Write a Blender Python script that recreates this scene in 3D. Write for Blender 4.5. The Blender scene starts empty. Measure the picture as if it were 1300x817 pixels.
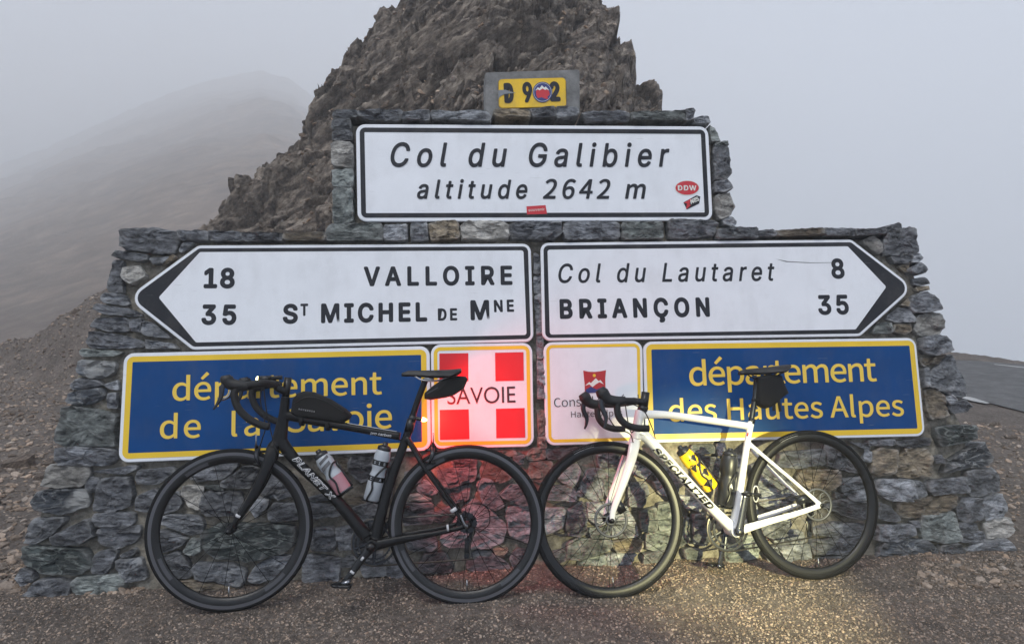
import bpy, bmesh, math, random, os
import numpy as np
from mathutils import Vector, Matrix
SC = bpy.context.scene
C = SC.collection
R = math.radians
random.seed(7)
rng = np.random.default_rng(11)

# ------------------------------------------------------------------ camera, sky, light, exposure
CAM_H = 1.4708
F_PX, PITCH, ROLL = 892.31, R(-5.284), R(-0.2775)      # focal length in pixels of a 1300 px wide picture
EYE = np.array([0.0, 0.0, CAM_H])
_cp, _sp = math.cos(PITCH), math.sin(PITCH)
_fw = np.array([0, _cp, _sp]); _u = np.array([0, -_sp, _cp]); _r = np.array([1.0, 0, 0])
_cr, _sr = math.cos(ROLL), math.sin(ROLL)
CR, CU, CF = _r*_cr+_u*_sr, -_r*_sr+_u*_cr, _fw
cam = bpy.data.cameras.new('camera'); camo = bpy.data.objects.new('camera', cam); C.objects.link(camo)
cam.sensor_fit = 'HORIZONTAL'; cam.sensor_width = 36; cam.lens = F_PX/1300*36
cam.clip_start = 0.05; cam.clip_end = 1500
camo.matrix_world = Matrix([[CR[0], CU[0], -CF[0], EYE[0]], [CR[1], CU[1], -CF[1], EYE[1]], [CR[2], CU[2], -CF[2], EYE[2]], [0, 0, 0, 1]])
SC.camera = camo

SUN_EL, SUN_ROT = R(62), R(205)
w = bpy.data.worlds.new('World'); SC.world = w; w.use_nodes = True
nt = w.node_tree; nt.nodes.clear()
sky = nt.nodes.new('ShaderNodeTexSky'); sky.sky_type = 'NISHITA'; sky.sun_disc = False
sky.sun_elevation = SUN_EL; sky.sun_rotation = SUN_ROT; sky.altitude = 2600; sky.dust_density = 4.0; sky.air_density = 1.0
mixn = nt.nodes.new('ShaderNodeMix'); mixn.data_type = 'RGBA'; mixn.inputs['Factor'].default_value = 0.86
mixn.inputs['B'].default_value = (4.1, 4.76, 5.9, 1)             # the cloud the pass stands in evens the sky out
bg = nt.nodes.new('ShaderNodeBackground'); bg.inputs['Strength'].default_value = 0.077
wo = nt.nodes.new('ShaderNodeOutputWorld')
nt.links.new(sky.outputs[0], mixn.inputs['A']); nt.links.new(mixn.outputs['Result'], bg.inputs[0]); nt.links.new(bg.outputs[0], wo.inputs[0])
sl = bpy.data.lights.new('sun', 'SUN'); sl.energy = 1.5; sl.angle = R(24); sl.color = (1, 0.97, 0.92)
so = bpy.data.objects.new('sun', sl); C.objects.link(so)
sd = Vector((math.sin(SUN_ROT)*math.cos(SUN_EL), math.cos(SUN_ROT)*math.cos(SUN_EL), math.sin(SUN_EL)))
so.rotation_euler = sd.to_track_quat('Z', 'Y').to_euler()
SC.view_settings.view_transform = 'Standard'; SC.view_settings.look = 'None'
SC.view_settings.exposure = 1.08; SC.view_settings.gamma = 1
SC.cycles.volume_bounces = 4; SC.cycles.max_bounces = 8
SC.cycles.volume_step_rate = 5

# ------------------------------------------------------------------ geometry of the view: points on known planes
def ray(px, py):
    d = CR*(px-650)/F_PX - CU*(py-408.5)/F_PX + CF
    return d
def hit(px, py, o, n):
    d = ray(px, py); o = np.asarray(o, float)
    return EYE + d*(np.dot(o-EYE, n)/np.dot(d, n))
def ground_pt(px, py, z=0.0):
    return hit(px, py, (0, 0, z), np.array([0, 0, 1.0]))

class Plane:      # a battered wall plane: u along it, v up the slope, w out towards the viewer
    def __init__(s, yaw, lean, dist):
        s.a = np.array([math.cos(yaw), math.sin(yaw), 0]); nn = np.array([-s.a[1], s.a[0], 0])
        s.b = np.array([0, 0, 1])*math.cos(lean)+nn*math.sin(lean)
        s.n = np.cross(s.a, s.b)
        if s.n[1] > 0: s.n = -s.n
        s.o = np.array([0, dist, 0.0])
    def uv(s, px, py, off=0.0):
        p = hit(px, py, s.o+s.n*off, s.n)-s.o
        return np.array([p@s.a, p@s.b])
    def pt(s, u, v, wv=0.0):
        return s.o+s.a*u+s.b*v+s.n*wv
    def mat(s):
        return Matrix([[s.a[i], s.b[i], s.n[i], s.o[i]] for i in range(3)]+[[0, 0, 0, 1]])
WY, WB = R(5.178), R(11.66)
SIGNP = Plane(WY, WB, 3.15)        # face of the signs
WALLP = Plane(WY, WB, 3.186)         # face of the stones

# ------------------------------------------------------------------ noise
def _h(ix, iy, iz, s):
    n = (ix.astype(np.int64)*374761393 + iy.astype(np.int64)*668265263 + iz.astype(np.int64)*2147483647 + s*974634777) & 0xffffffff
    n = ((n ^ (n >> 13))*1274126177) & 0xffffffff
    n = ((n ^ (n >> 16))*2246822519) & 0xffffffff
    return ((n ^ (n >> 15)) & 0xffffff)/float(0xffffff)
def vnoise(P, s=0):
    f = np.floor(P); t = P-f; t = t*t*(3-2*t); i = f.astype(np.int64); out = 0
    for dx in (0, 1):
        wx = t[:, 0] if dx else 1-t[:, 0]
        for dy in (0, 1):
            wy = t[:, 1] if dy else 1-t[:, 1]
            for dz in (0, 1):
                wz = t[:, 2] if dz else 1-t[:, 2]
                out = out + wx*wy*wz*_h(i[:, 0]+dx, i[:, 1]+dy, i[:, 2]+dz, s)
    return out*2-1
def fbm(P, s=0, o=4):
    a, r = 1.0, 0
    for k in range(o):
        r = r+a*vnoise(P*2**k, s+k*17); a *= .5
    return r
def cells(P, s=0):
    """nearest jittered cell: returns hashed value, second value, distance gap"""
    f = np.floor(P).astype(np.int64); n = len(P)
    d1 = np.full(n, 9.0); d2 = np.full(n, 9.0); v1 = np.zeros(n); v2 = np.zeros(n); cx = np.zeros((n, 3))
    for dx in (-1, 0, 1):
        for dy in (-1, 0, 1):
            for dz in (-1, 0, 1):
                ix, iy, iz = f[:, 0]+dx, f[:, 1]+dy, f[:, 2]+dz
                j = np.stack([ix+_h(ix, iy, iz, s), iy+_h(ix, iy, iz, s+1), iz+_h(ix, iy, iz, s+2)], 1)
                d = np.linalg.norm(P-j, axis=1); m = d < d1
                d2 = np.where(m, d1, np.minimum(d2, d)); d1 = np.where(m, d, d1)
                hv = _h(ix, iy, iz, s+5)
                v1 = np.where(m, hv, v1); v2 = np.where(m, _h(ix, iy, iz, s+9), v2); cx = np.where(m[:, None], j, cx)
    return v1, v2, d2-d1, cx

# ------------------------------------------------------------------ materials
def lin(c):
    return tuple(((x/255)/12.92 if x/255 <= .04045 else ((x/255+.055)/1.055)**2.4) for x in c)+(1,)
def new_mat(name):
    m = bpy.data.materials.new(name); m.use_nodes = True
    return m, m.node_tree, m.node_tree.nodes['Principled BSDF']
def N(nt, t, **k):
    n = nt.nodes.new(t)
    for a, b in k.items():
        if a.startswith('i_'): n.inputs[a[2:]].default_value = b
        else: setattr(n, a, b)
    return n
def plain(name, col, rough=.5, metal=0, bump=0.0, bscale=200, var=.0, coat=0, emis=None, trans=0, spec=None):
    m, nt, p = new_mat(name)
    p.inputs['Base Color'].default_value = col if len(col) == 4 else lin(col)
    p.inputs['Roughness'].default_value = rough; p.inputs['Metallic'].default_value = metal
    p.inputs['Coat Weight'].default_value = coat
    if spec is not None: p.inputs['Specular IOR Level'].default_value = spec
    if trans: p.inputs['Transmission Weight'].default_value = trans
    tc = N(nt, 'ShaderNodeTexCoord')
    if var:
        no = N(nt, 'ShaderNodeTexNoise'); no.inputs['Scale'].default_value = 6; no.inputs['Detail'].default_value = 8
        nt.links.new(tc.outputs['Object'], no.inputs['Vector'])
        cr = N(nt, 'ShaderNodeValToRGB'); b = p.inputs['Base Color'].default_value[:]
        cr.color_ramp.elements[0].position = .3; cr.color_ramp.elements[1].position = .7
        cr.color_ramp.elements[0].color = tuple(x*(1-var) for x in b[:3])+(1,)
        cr.color_ramp.elements[1].color = tuple(min(1, x*(1+var*.5)) for x in b[:3])+(1,)
        nt.links.new(no.outputs['Fac'], cr.inputs[0]); nt.links.new(cr.outputs[0], p.inputs['Base Color'])
        mr = N(nt, 'ShaderNodeMapRange'); mr.inputs['To Min'].default_value = max(0, rough-.12); mr.inputs['To Max'].default_value = min(1, rough+.15)
        nt.links.new(no.outputs['Fac'], mr.inputs['Value']); nt.links.new(mr.outputs[0], p.inputs['Roughness'])
    if bump:
        n2 = N(nt, 'ShaderNodeTexNoise'); n2.inputs['Scale'].default_value = bscale; n2.inputs['Detail'].default_value = 5
        nt.links.new(tc.outputs['Object'], n2.inputs['Vector'])
        bp = N(nt, 'ShaderNodeBump'); bp.inputs['Strength'].default_value = bump; bp.inputs['Distance'].default_value = .004
        nt.links.new(n2.outputs['Fac'], bp.inputs['Height']); nt.links.new(bp.outputs[0], p.inputs['Normal'])
    if emis:
        p.inputs['Emission Color'].default_value = emis[0]; p.inputs['Emission Strength'].default_value = emis[1]
    return m

def stone_mat(name, c1, c2, vein=None, vein_amt=.0, stretch=(1, 2.6, 1), stain=None):
    m, nt, p = new_mat(name); L = nt.links.new
    tc = N(nt, 'ShaderNodeTexCoord'); oi = N(nt, 'ShaderNodeObjectInfo')
    off = N(nt, 'ShaderNodeVectorMath', operation='MULTIPLY_ADD'); off.inputs[1].default_value = (1, 1, 1)
    cmb = N(nt, 'ShaderNodeMath', operation='MULTIPLY'); cmb.inputs[1].default_value = 37.0
    L(oi.outputs['Random'], cmb.inputs[0]); L(tc.outputs['Object'], off.inputs[0]); L(cmb.outputs[0], off.inputs[2])
    mp = N(nt, 'ShaderNodeMapping'); mp.inputs['Scale'].default_value = stretch; mp.inputs['Rotation'].default_value = (0, 0, .25)
    L(off.outputs[0], mp.inputs['Vector'])
    n1 = N(nt, 'ShaderNodeTexNoise'); n1.inputs['Scale'].default_value = 15; n1.inputs['Detail'].default_value = 15; n1.inputs['Roughness'].default_value = .78; n1.inputs['Distortion'].default_value = .1
    L(mp.outputs[0], n1.inputs['Vector'])
    cr = N(nt, 'ShaderNodeValToRGB'); cr.color_ramp.elements[0].position = .38; cr.color_ramp.elements[1].position = .64
    cr.color_ramp.elements[0].color = lin(c1); cr.color_ramp.elements[1].color = lin(c2)
    L(n1.outputs['Fac'], cr.inputs[0])
    # every stone has its own tone
    hv = N(nt, 'ShaderNodeHueSaturation'); mr = N(nt, 'ShaderNodeMapRange'); mr.inputs['To Min'].default_value = .50; mr.inputs['To Max'].default_value = 1.55
    L(oi.outputs['Random'], mr.inputs['Value']); L(mr.outputs[0], hv.inputs['Value']); L(cr.outputs[0], hv.inputs['Color'])
    last = hv.outputs[0]
    # dusty white weathering and lichen
    n3 = N(nt, 'ShaderNodeTexNoise'); n3.inputs['Scale'].default_value = 26; n3.inputs['Detail'].default_value = 9; n3.inputs['Roughness'].default_value = .75
    L(off.outputs[0], n3.inputs['Vector'])
    r3 = N(nt, 'ShaderNodeValToRGB'); r3.color_ramp.elements[0].position = .57; r3.color_ramp.elements[1].position = .72
    L(n3.outputs['Fac'], r3.inputs[0])
    m3 = N(nt, 'ShaderNodeMix', data_type='RGBA'); m3.inputs['B'].default_value = lin((176, 175, 170)); L(r3.outputs[0], m3.inputs['Factor']); L(last, m3.inputs['A'])
    sc3 = N(nt, 'ShaderNodeMath', operation='MULTIPLY'); sc3.inputs[1].default_value = .42; L(r3.outputs[0], sc3.inputs[0]); L(sc3.outputs[0], m3.inputs['Factor'])
    last = m3.outputs['Result']
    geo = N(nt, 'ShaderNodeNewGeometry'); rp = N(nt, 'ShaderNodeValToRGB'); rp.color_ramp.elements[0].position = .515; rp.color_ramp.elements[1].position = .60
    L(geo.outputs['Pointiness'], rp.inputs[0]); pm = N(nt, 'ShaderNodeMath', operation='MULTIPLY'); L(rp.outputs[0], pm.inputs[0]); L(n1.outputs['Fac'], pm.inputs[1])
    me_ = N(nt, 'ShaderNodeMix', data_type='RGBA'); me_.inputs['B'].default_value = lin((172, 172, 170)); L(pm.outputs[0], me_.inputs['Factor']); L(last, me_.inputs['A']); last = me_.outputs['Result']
    if vein:
        wv = N(nt, 'ShaderNodeTexNoise'); wv.inputs['Scale'].default_value = 7; wv.inputs['Detail'].default_value = 6; wv.inputs['Distortion'].default_value = .5
        L(mp.outputs[0], wv.inputs['Vector'])
        rr = N(nt, 'ShaderNodeValToRGB'); e = rr.color_ramp.elements
        e[0].position = .485-vein_amt; e[0].color = (0, 0, 0, 1); e[1].position = .5; e[1].color = (1, 1, 1, 1)
        x = e.new(.515+vein_amt); x.color = (0, 0, 0, 1)
        L(wv.outputs['Fac'], rr.inputs[0])
        mv = N(nt, 'ShaderNodeMix', data_type='RGBA'); mv.inputs['B'].default_value = lin(vein); L(rr.outputs[0], mv.inputs['Factor']); L(last, mv.inputs['A'])
        last = mv.outputs['Result']
    if stain:
        ns = N(nt, 'ShaderNodeTexNoise'); ns.inputs['Scale'].default_value = 5; L(off.outputs[0], ns.inputs['Vector'])
        rs = N(nt, 'ShaderNodeValToRGB'); rs.color_ramp.elements[0].position = .52; rs.color_ramp.elements[1].position = .68; L(ns.outputs['Fac'], rs.inputs[0])
        ms = N(nt, 'ShaderNodeMix', data_type='RGBA'); ms.inputs['B'].default_value = lin(stain); L(rs.outputs[0], ms.inputs['Factor']); L(last, ms.inputs['A'])
        last = ms.outputs['Result']
    L(last, p.inputs['Base Color']); p.inputs['Roughness'].default_value = .58
    n4 = N(nt, 'ShaderNodeTexNoise'); n4.inputs['Scale'].default_value = 24; n4.inputs['Detail'].default_value = 15; n4.inputs['Roughness'].default_value = .78
    L(mp.outputs[0], n4.inputs['Vector'])
    bp = N(nt, 'ShaderNodeBump'); bp.inputs['Strength'].default_value = 1.0; bp.inputs['Distance'].default_value = .022
    L(n4.outputs['Fac'], bp.inputs['Height'])
    vo = N(nt, 'ShaderNodeTexVoronoi'); vo.inputs['Scale'].default_value = 8.5; wj = N(nt, 'ShaderNodeMix', data_type='RGBA'); wj.inputs['Factor'].default_value = .06
    L(mp.outputs[0], wj.inputs['A']); L(n4.outputs['Color'], wj.inputs['B']); L(wj.outputs['Result'], vo.inputs['Vector'])
    b2 = N(nt, 'ShaderNodeBump'); b2.inputs['Strength'].default_value = .38; b2.inputs['Distance'].default_value = .022
    L(vo.outputs['Distance'], b2.inputs['Height']); L(bp.outputs[0], b2.inputs['Normal']); L(b2.outputs[0], p.inputs['Normal'])
    return m

def mineral(name, ramp, scale, bump=.8, dist=.02, attr=None, stretch=(1, 1, 1), rot=(0, 0, 0), rough=.85, detail=12):
    """ground, mortar and rock: layered noise; attr = vertex colour giving each fragment its own tone"""
    m, nt, p = new_mat(name); L = nt.links.new
    tc = N(nt, 'ShaderNodeTexCoord'); m0 = N(nt, 'ShaderNodeMapping'); m0.inputs['Rotation'].default_value = rot
    mp = N(nt, 'ShaderNodeMapping'); mp.inputs['Scale'].default_value = stretch
    L(tc.outputs['Object'], m0.inputs['Vector']); L(m0.outputs[0], mp.inputs['Vector'])
    n1 = N(nt, 'ShaderNodeTexNoise'); n1.inputs['Scale'].default_value = scale; n1.inputs['Detail'].default_value = detail; n1.inputs['Roughness'].default_value = .7
    L(mp.outputs[0], n1.inputs['Vector'])
    cr = N(nt, 'ShaderNodeValToRGB'); e = cr.color_ramp.elements
    e[0].position = ramp[0][0]; e[0].color = lin(ramp[0][1]); e[1].position = ramp[-1][0]; e[1].color = lin(ramp[-1][1])
    for q, c in ramp[1:-1]:
        x = e.new(q); x.color = lin(c)
    L(n1.outputs['Fac'], cr.inputs[0]); last = cr.outputs[0]
    n0 = N(nt, 'ShaderNodeTexNoise'); n0.inputs['Scale'].default_value = scale*.13; n0.inputs['Detail'].default_value = 5; L(mp.outputs[0], n0.inputs['Vector'])
    mr = N(nt, 'ShaderNodeMapRange'); mr.inputs['From Min'].default_value = .3; mr.inputs['From Max'].default_value = .7; mr.inputs['To Min'].default_value = .72; mr.inputs['To Max'].default_value = 1.25
    L(n0.outputs['Fac'], mr.inputs['Value'])
    hv = N(nt, 'ShaderNodeHueSaturation'); L(mr.outputs[0], hv.inputs['Value']); L(last, hv.inputs['Color']); last = hv.outputs[0]
    if attr:
        at = N(nt, 'ShaderNodeAttribute', attribute_name=attr)
        mm = N(nt, 'ShaderNodeMix', data_type='RGBA', blend_type='MULTIPLY'); mm.inputs['Factor'].default_value = 1
        L(last, mm.inputs['A']); L(at.outputs['Color'], mm.inputs['B']); last = mm.outputs['Result']
    L(last, p.inputs['Base Color']); p.inputs['Roughness'].default_value = rough; p.inputs['Specular IOR Level'].default_value = .35
    n2 = N(nt, 'ShaderNodeTexNoise'); n2.inputs['Scale'].default_value = scale*2.2; n2.inputs['Detail'].default_value = 12; n2.inputs['Roughness'].default_value = .75
    L(mp.outputs[0], n2.inputs['Vector'])
    bp = N(nt, 'ShaderNodeBump'); bp.inputs['Strength'].default_value = bump; bp.inputs['Distance'].default_value = dist
    L(n2.outputs['Fac'], bp.inputs['Height']); L(bp.outputs[0], p.inputs['Normal'])
    return m

M = {}
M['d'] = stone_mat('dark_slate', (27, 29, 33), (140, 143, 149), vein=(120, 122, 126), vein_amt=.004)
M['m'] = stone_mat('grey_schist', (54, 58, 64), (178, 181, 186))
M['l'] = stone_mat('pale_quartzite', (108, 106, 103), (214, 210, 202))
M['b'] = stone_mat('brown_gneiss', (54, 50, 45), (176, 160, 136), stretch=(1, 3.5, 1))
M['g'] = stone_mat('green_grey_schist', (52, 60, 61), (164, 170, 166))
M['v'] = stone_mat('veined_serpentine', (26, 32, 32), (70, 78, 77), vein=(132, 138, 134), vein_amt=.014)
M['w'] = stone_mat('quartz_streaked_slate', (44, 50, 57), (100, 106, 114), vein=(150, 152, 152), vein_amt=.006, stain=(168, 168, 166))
M['r'] = stone_mat('lamp_reddened_stone', (92, 78, 72), (150, 128, 116))  # brownish stones with the rear lamp's red spill mixed into their colour
M['mortar'] = mineral('lime_mortar', [(.32, (96, 91, 82)), (.5, (142, 136, 124)), (.68, (184, 177, 163))], 22, bump=1, dist=.02)
M['concrete'] = mineral('weathered_concrete', [(.3, (98, 98, 98)), (.55, (128, 128, 127)), (.75, (150, 149, 146))], 16, bump=.7, dist=.008)
M['ground'] = mineral('gravel_ground', [(.3, (70, 63, 58)), (.5, (102, 93, 86)), (.7, (134, 124, 116))], 34, bump=1, dist=.02)
M['pebble'] = mineral('pebble', [(.3, (132, 118, 106)), (.7, (190, 173, 158))], 60, bump=.4, dist=.003, attr='tone')
M['rock'] = mineral('weathered_rock', [(.30, (60, 54, 50)), (.44, (116, 105, 96)), (.56, (164, 150, 136)), (.72, (222, 207, 190))], 5, bump=1, dist=.12, stretch=(1, 1, 2.2), rot=(0, R(32), 0))
M['slab'] = mineral('rock_slab', [(.3, (70, 60, 54)), (.5, (120, 106, 94)), (.75, (176, 158, 140))], 5, bump=1, dist=.04, stretch=(1, 1, 2.5), rot=(0, R(32), 0))
M['rubble'] = mineral('rock_rubble', [(.3, (120, 104, 92)), (.7, (200, 182, 164))], 8, bump=.8, dist=.03, attr='tone')
M['hill'] = mineral('hillside_scree', [(.3, (88, 72, 60)), (.5, (122, 104, 90)), (.75, (160, 140, 122))], .3, bump=1, dist=.8)
M['asphalt'] = mineral('worn_asphalt', [(.3, (74, 74, 75)), (.7, (102, 102, 102))], 60, bump=.4, dist=.004)
M['line'] = plain('road_paint', (165, 165, 164), .7, var=.2)
M['white'] = plain('sign_white', (232, 234, 238), .36, var=.04)
def weather(m, seed, amt, scratch):
    nt = m.node_tree; L = nt.links.new; p = nt.nodes['Principled BSDF']; src = p.inputs['Base Color'].links[0].from_socket if p.inputs['Base Color'].links else None
    tc = N(nt, 'ShaderNodeTexCoord'); mp = N(nt, 'ShaderNodeMapping'); mp.inputs['Scale'].default_value = (5, 1.6, 1); mp.inputs['Location'].default_value = (seed, seed, 0); L(tc.outputs['Object'], mp.inputs['Vector'])
    a = N(nt, 'ShaderNodeTexNoise'); a.inputs['Scale'].default_value = 2.2; a.inputs['Detail'].default_value = 9; a.inputs['Roughness'].default_value = .65; L(mp.outputs[0], a.inputs['Vector'])
    b = N(nt, 'ShaderNodeTexNoise'); b.inputs['Scale'].default_value = 4.5; b.inputs['Detail'].default_value = 12; b.inputs['Roughness'].default_value = .75; L(tc.outputs['Object'], b.inputs['Vector'])
    mu = N(nt, 'ShaderNodeMath', operation='MULTIPLY'); L(a.outputs['Fac'], mu.inputs[0]); L(b.outputs['Fac'], mu.inputs[1])
    mr = N(nt, 'ShaderNodeMapRange'); mr.inputs['From Min'].default_value = .22; mr.inputs['From Max'].default_value = .42; mr.inputs['To Max'].default_value = amt; L(mu.outputs[0], mr.inputs['Value'])
    mx = N(nt, 'ShaderNodeMix', data_type='RGBA'); mx.inputs['B'].default_value = lin((112, 106, 98)); L(mr.outputs[0], mx.inputs['Factor'])
    if src: L(src, mx.inputs['A'])
    else: mx.inputs['A'].default_value = p.inputs['Base Color'].default_value[:]
    w_ = N(nt, 'ShaderNodeMapping'); w_.inputs['Scale'].default_value = (3, 60, 1); w_.inputs['Rotation'].default_value = (0, 0, seed); L(tc.outputs['Object'], w_.inputs['Vector'])
    c = N(nt, 'ShaderNodeTexNoise'); c.inputs['Scale'].default_value = 2.4; c.inputs['Detail'].default_value = 3; L(w_.outputs[0], c.inputs['Vector'])
    cr = N(nt, 'ShaderNodeValToRGB'); cr.color_ramp.elements[0].position = .71; cr.color_ramp.elements[1].position = .73; L(c.outputs['Fac'], cr.inputs[0])
    sm = N(nt, 'ShaderNodeMath', operation='MULTIPLY'); sm.inputs[1].default_value = scratch; L(cr.outputs[0], sm.inputs[0])
    m2 = N(nt, 'ShaderNodeMix', data_type='RGBA'); m2.inputs['B'].default_value = lin((150, 148, 144)); L(sm.outputs[0], m2.inputs['Factor']); L(mx.outputs['Result'], m2.inputs['A'])
    L(m2.outputs['Result'], p.inputs['Base Color'])
M['black'] = plain('sign_black', (30, 32, 38), .5, spec=.3)
M['ink'] = plain('sign_lettering_black', (34, 36, 43), .5, spec=.3)
M['blue'] = plain('sign_blue', (0, 66, 124), .5, var=.10, spec=.18)
M['yellow'] = plain('sign_yellow', (236, 196, 40), .4, var=.08)
M['red'] = plain('sign_red', (216, 18, 28), .4, var=.06)
M['letter_yellow'] = plain('lettering_yellow', (238, 202, 76), .4)
M['plate'] = plain('enamel_yellow', (236, 192, 30), .3, var=.12)
M['crimson'] = plain('emblem_red', (172, 34, 38), .4)
M['stick_red'] = plain('sticker_red', (196, 44, 54), .4)
M['stick_blue'] = plain('sticker_navy', (42, 52, 112), .4)
M['stick_pale'] = plain('sticker_pale', (222, 222, 214), .4)
weather(M['white'], .4, .13, .35); weather(M['blue'], 1.3, .14, .35); weather(M['plate'], 2.1, .40, .3); weather(M['black'], .9, .20, .3)
M['metal_grey'] = plain('galvanised_steel', (120, 122, 124), .45, 1)
M['brown_ink'] = plain('brown_ink', (64, 24, 30), .45)

# ------------------------------------------------------------------ object helpers
def link(o, parent=None, mat=None):
    C.objects.link(o)
    if parent is not None: o.parent = parent
    return o
def mesh_obj(name, verts, faces, mat, parent=None, smooth=False):
    me = bpy.data.meshes.new(name)
    me.from_pydata([tuple(map(float, v)) for v in verts], [], faces); me.update()
    if mat is not None: me.materials.append(mat)
    if smooth: me.shade_smooth()
    return link(bpy.data.objects.new(name, me), parent)
def np_mesh(name, V, F, mat, parent=None, smooth=False, tone=None):
    """V (n,3), F (m,k) arrays"""
    me = bpy.data.meshes.new(name); k = F.shape[1]
    me.vertices.add(len(V)); me.vertices.foreach_set('co', V.astype(np.float32).ravel())
    me.loops.add(F.size); me.loops.foreach_set('vertex_index', F.astype(np.int32).ravel())
    me.polygons.add(len(F)); me.polygons.foreach_set('loop_start', np.arange(0, F.size, k, dtype=np.int32))
    me.polygons.foreach_set('loop_total', np.full(len(F), k, np.int32))
    me.update(calc_edges=True); me.validate()
    if tone is not None:
        at = me.color_attributes.new('tone', 'FLOAT_COLOR', 'POINT')
        at.data.foreach_set('color', np.concatenate([tone, np.ones((len(V), 1))], 1).astype(np.float32).ravel())
    me.materials.append(mat)
    me.polygons.foreach_set('use_smooth', np.full(len(F), smooth))
    return link(bpy.data.objects.new(name, me), parent)
def empty(name, label=None, cat=None, group=None, mw=None):
    o = bpy.data.objects.new(name, None); o.empty_display_size = .1; C.objects.link(o)
    if mw is not None: o.matrix_world = mw
    return tag(o, label, cat, group)
def tag(o, label=None, cat=None, group=None, kind=None):
    if label: o['label'] = label
    if cat: o['category'] = cat
    if group: o['group'] = group
    if kind: o['kind'] = kind
    return o
def struct(o): o['kind'] = 'structure'; return o

def prism(name, poly, w0, w1, mat, parent):
    n = len(poly)
    v = [(p[0], p[1], w0) for p in poly]+[(p[0], p[1], w1) for p in poly]
    f = [list(range(n, 2*n)), list(range(n-1, -1, -1))]+[[i, (i+1) % n, n+(i+1) % n, n+i] for i in range(n)]
    return mesh_obj(name, v, f, mat, parent)
def ccw(poly):
    P = np.array(poly, float); a = 0.5*np.sum(P[:, 0]*np.roll(P[:, 1], -1)-np.roll(P[:, 0], -1)*P[:, 1])
    return P if a > 0 else P[::-1]
def inset(poly, d):
    P = ccw(poly); n = len(P); out = []
    for i in range(n):
        a, b, c = P[i-1], P[i], P[(i+1) % n]
        e1 = (b-a)/np.linalg.norm(b-a); e2 = (c-b)/np.linalg.norm(c-b)
        n1 = np.array([-e1[1], e1[0]]); n2 = np.array([-e2[1], e2[0]])
        k = (n1+n2); k = k/max(1e-6, k@k)*2
        out.append(b+k*d*1.0)
    return np.array(out)
def rounded(poly, r, seg=6):
    P = ccw(poly); n = len(P); out = []; rr = r if hasattr(r, '__len__') else [r]*n
    for i in range(n):
        a, b, c = P[i-1], P[i], P[(i+1) % n]; R_ = rr[i]
        if R_ <= 0: out.append(b); continue
        e1 = (a-b)/np.linalg.norm(a-b); e2 = (c-b)/np.linalg.norm(c-b)
        th = math.acos(np.clip(e1@e2, -1, 1)); t = R_/math.tan(th/2); cc = b+(e1+e2)/np.linalg.norm(e1+e2)*R_/math.sin(th/2)
        p0, p1 = b+e1*t-cc, b+e2*t-cc; a0 = math.atan2(p0[1], p0[0]); a1 = math.atan2(p1[1], p1[0])
        dd = (a1-a0+math.pi) % (2*math.pi)-math.pi
        for k in range(seg+1):
            q = a0+dd*k/seg; out.append(cc+R_*np.array([math.cos(q), math.sin(q)]))
    return np.array(out)
def ring_sheet(name, outer, inner, wv, mat, parent):
    n = len(outer)
    v = [(p[0], p[1], wv) for p in outer]+[(p[0], p[1], wv) for p in inner]
    return mesh_obj(name, v, [[i, (i+1) % n, n+(i+1) % n, n+i] for i in range(n)], mat, parent)
def sheet(name, poly, wv, mat, parent):
    P = ccw(poly)
    return mesh_obj(name, [(p[0], p[1], wv) for p in P], [list(range(len(P)))], mat, parent)

# ------------------------------------------------------------------ lettering
FD = os.path.join(bpy.utils.resource_path('LOCAL'), 'datafiles', 'fonts')
def font(n):
    try: return bpy.data.fonts.load(os.path.join(FD, n))
    except Exception: return None
FONTS = {'inter': font('Inter.woff2'), 'noto': font('Noto Sans CJK Regular.woff2'), None: None}
def text_geo(s, fnt, bold, spacing=1.0):
    c = bpy.data.curves.new('lettering', 'FONT'); c.body = s; c.offset = bold; c.space_character = spacing; c.resolution_u = 12
    if FONTS.get(fnt): c.font = FONTS[fnt]
    o = bpy.data.objects.new('lettering', c); C.objects.link(o); bpy.context.view_layer.update()
    me = o.evaluated_get(bpy.context.evaluated_depsgraph_get()).to_mesh()
    v = np.array([x.co[:2] for x in me.vertices]); f = [list(p.vertices) for p in me.polygons]
    o.to_mesh_clear(); bpy.data.objects.remove(o); bpy.data.curves.remove(c)
    return v, f
_cap = {}
def cap_h(fnt, bold):
    k = (fnt, bold)
    if k not in _cap: _cap[k] = text_geo('H', fnt, bold)[0][:, 1].max()
    return _cap[k]
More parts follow.
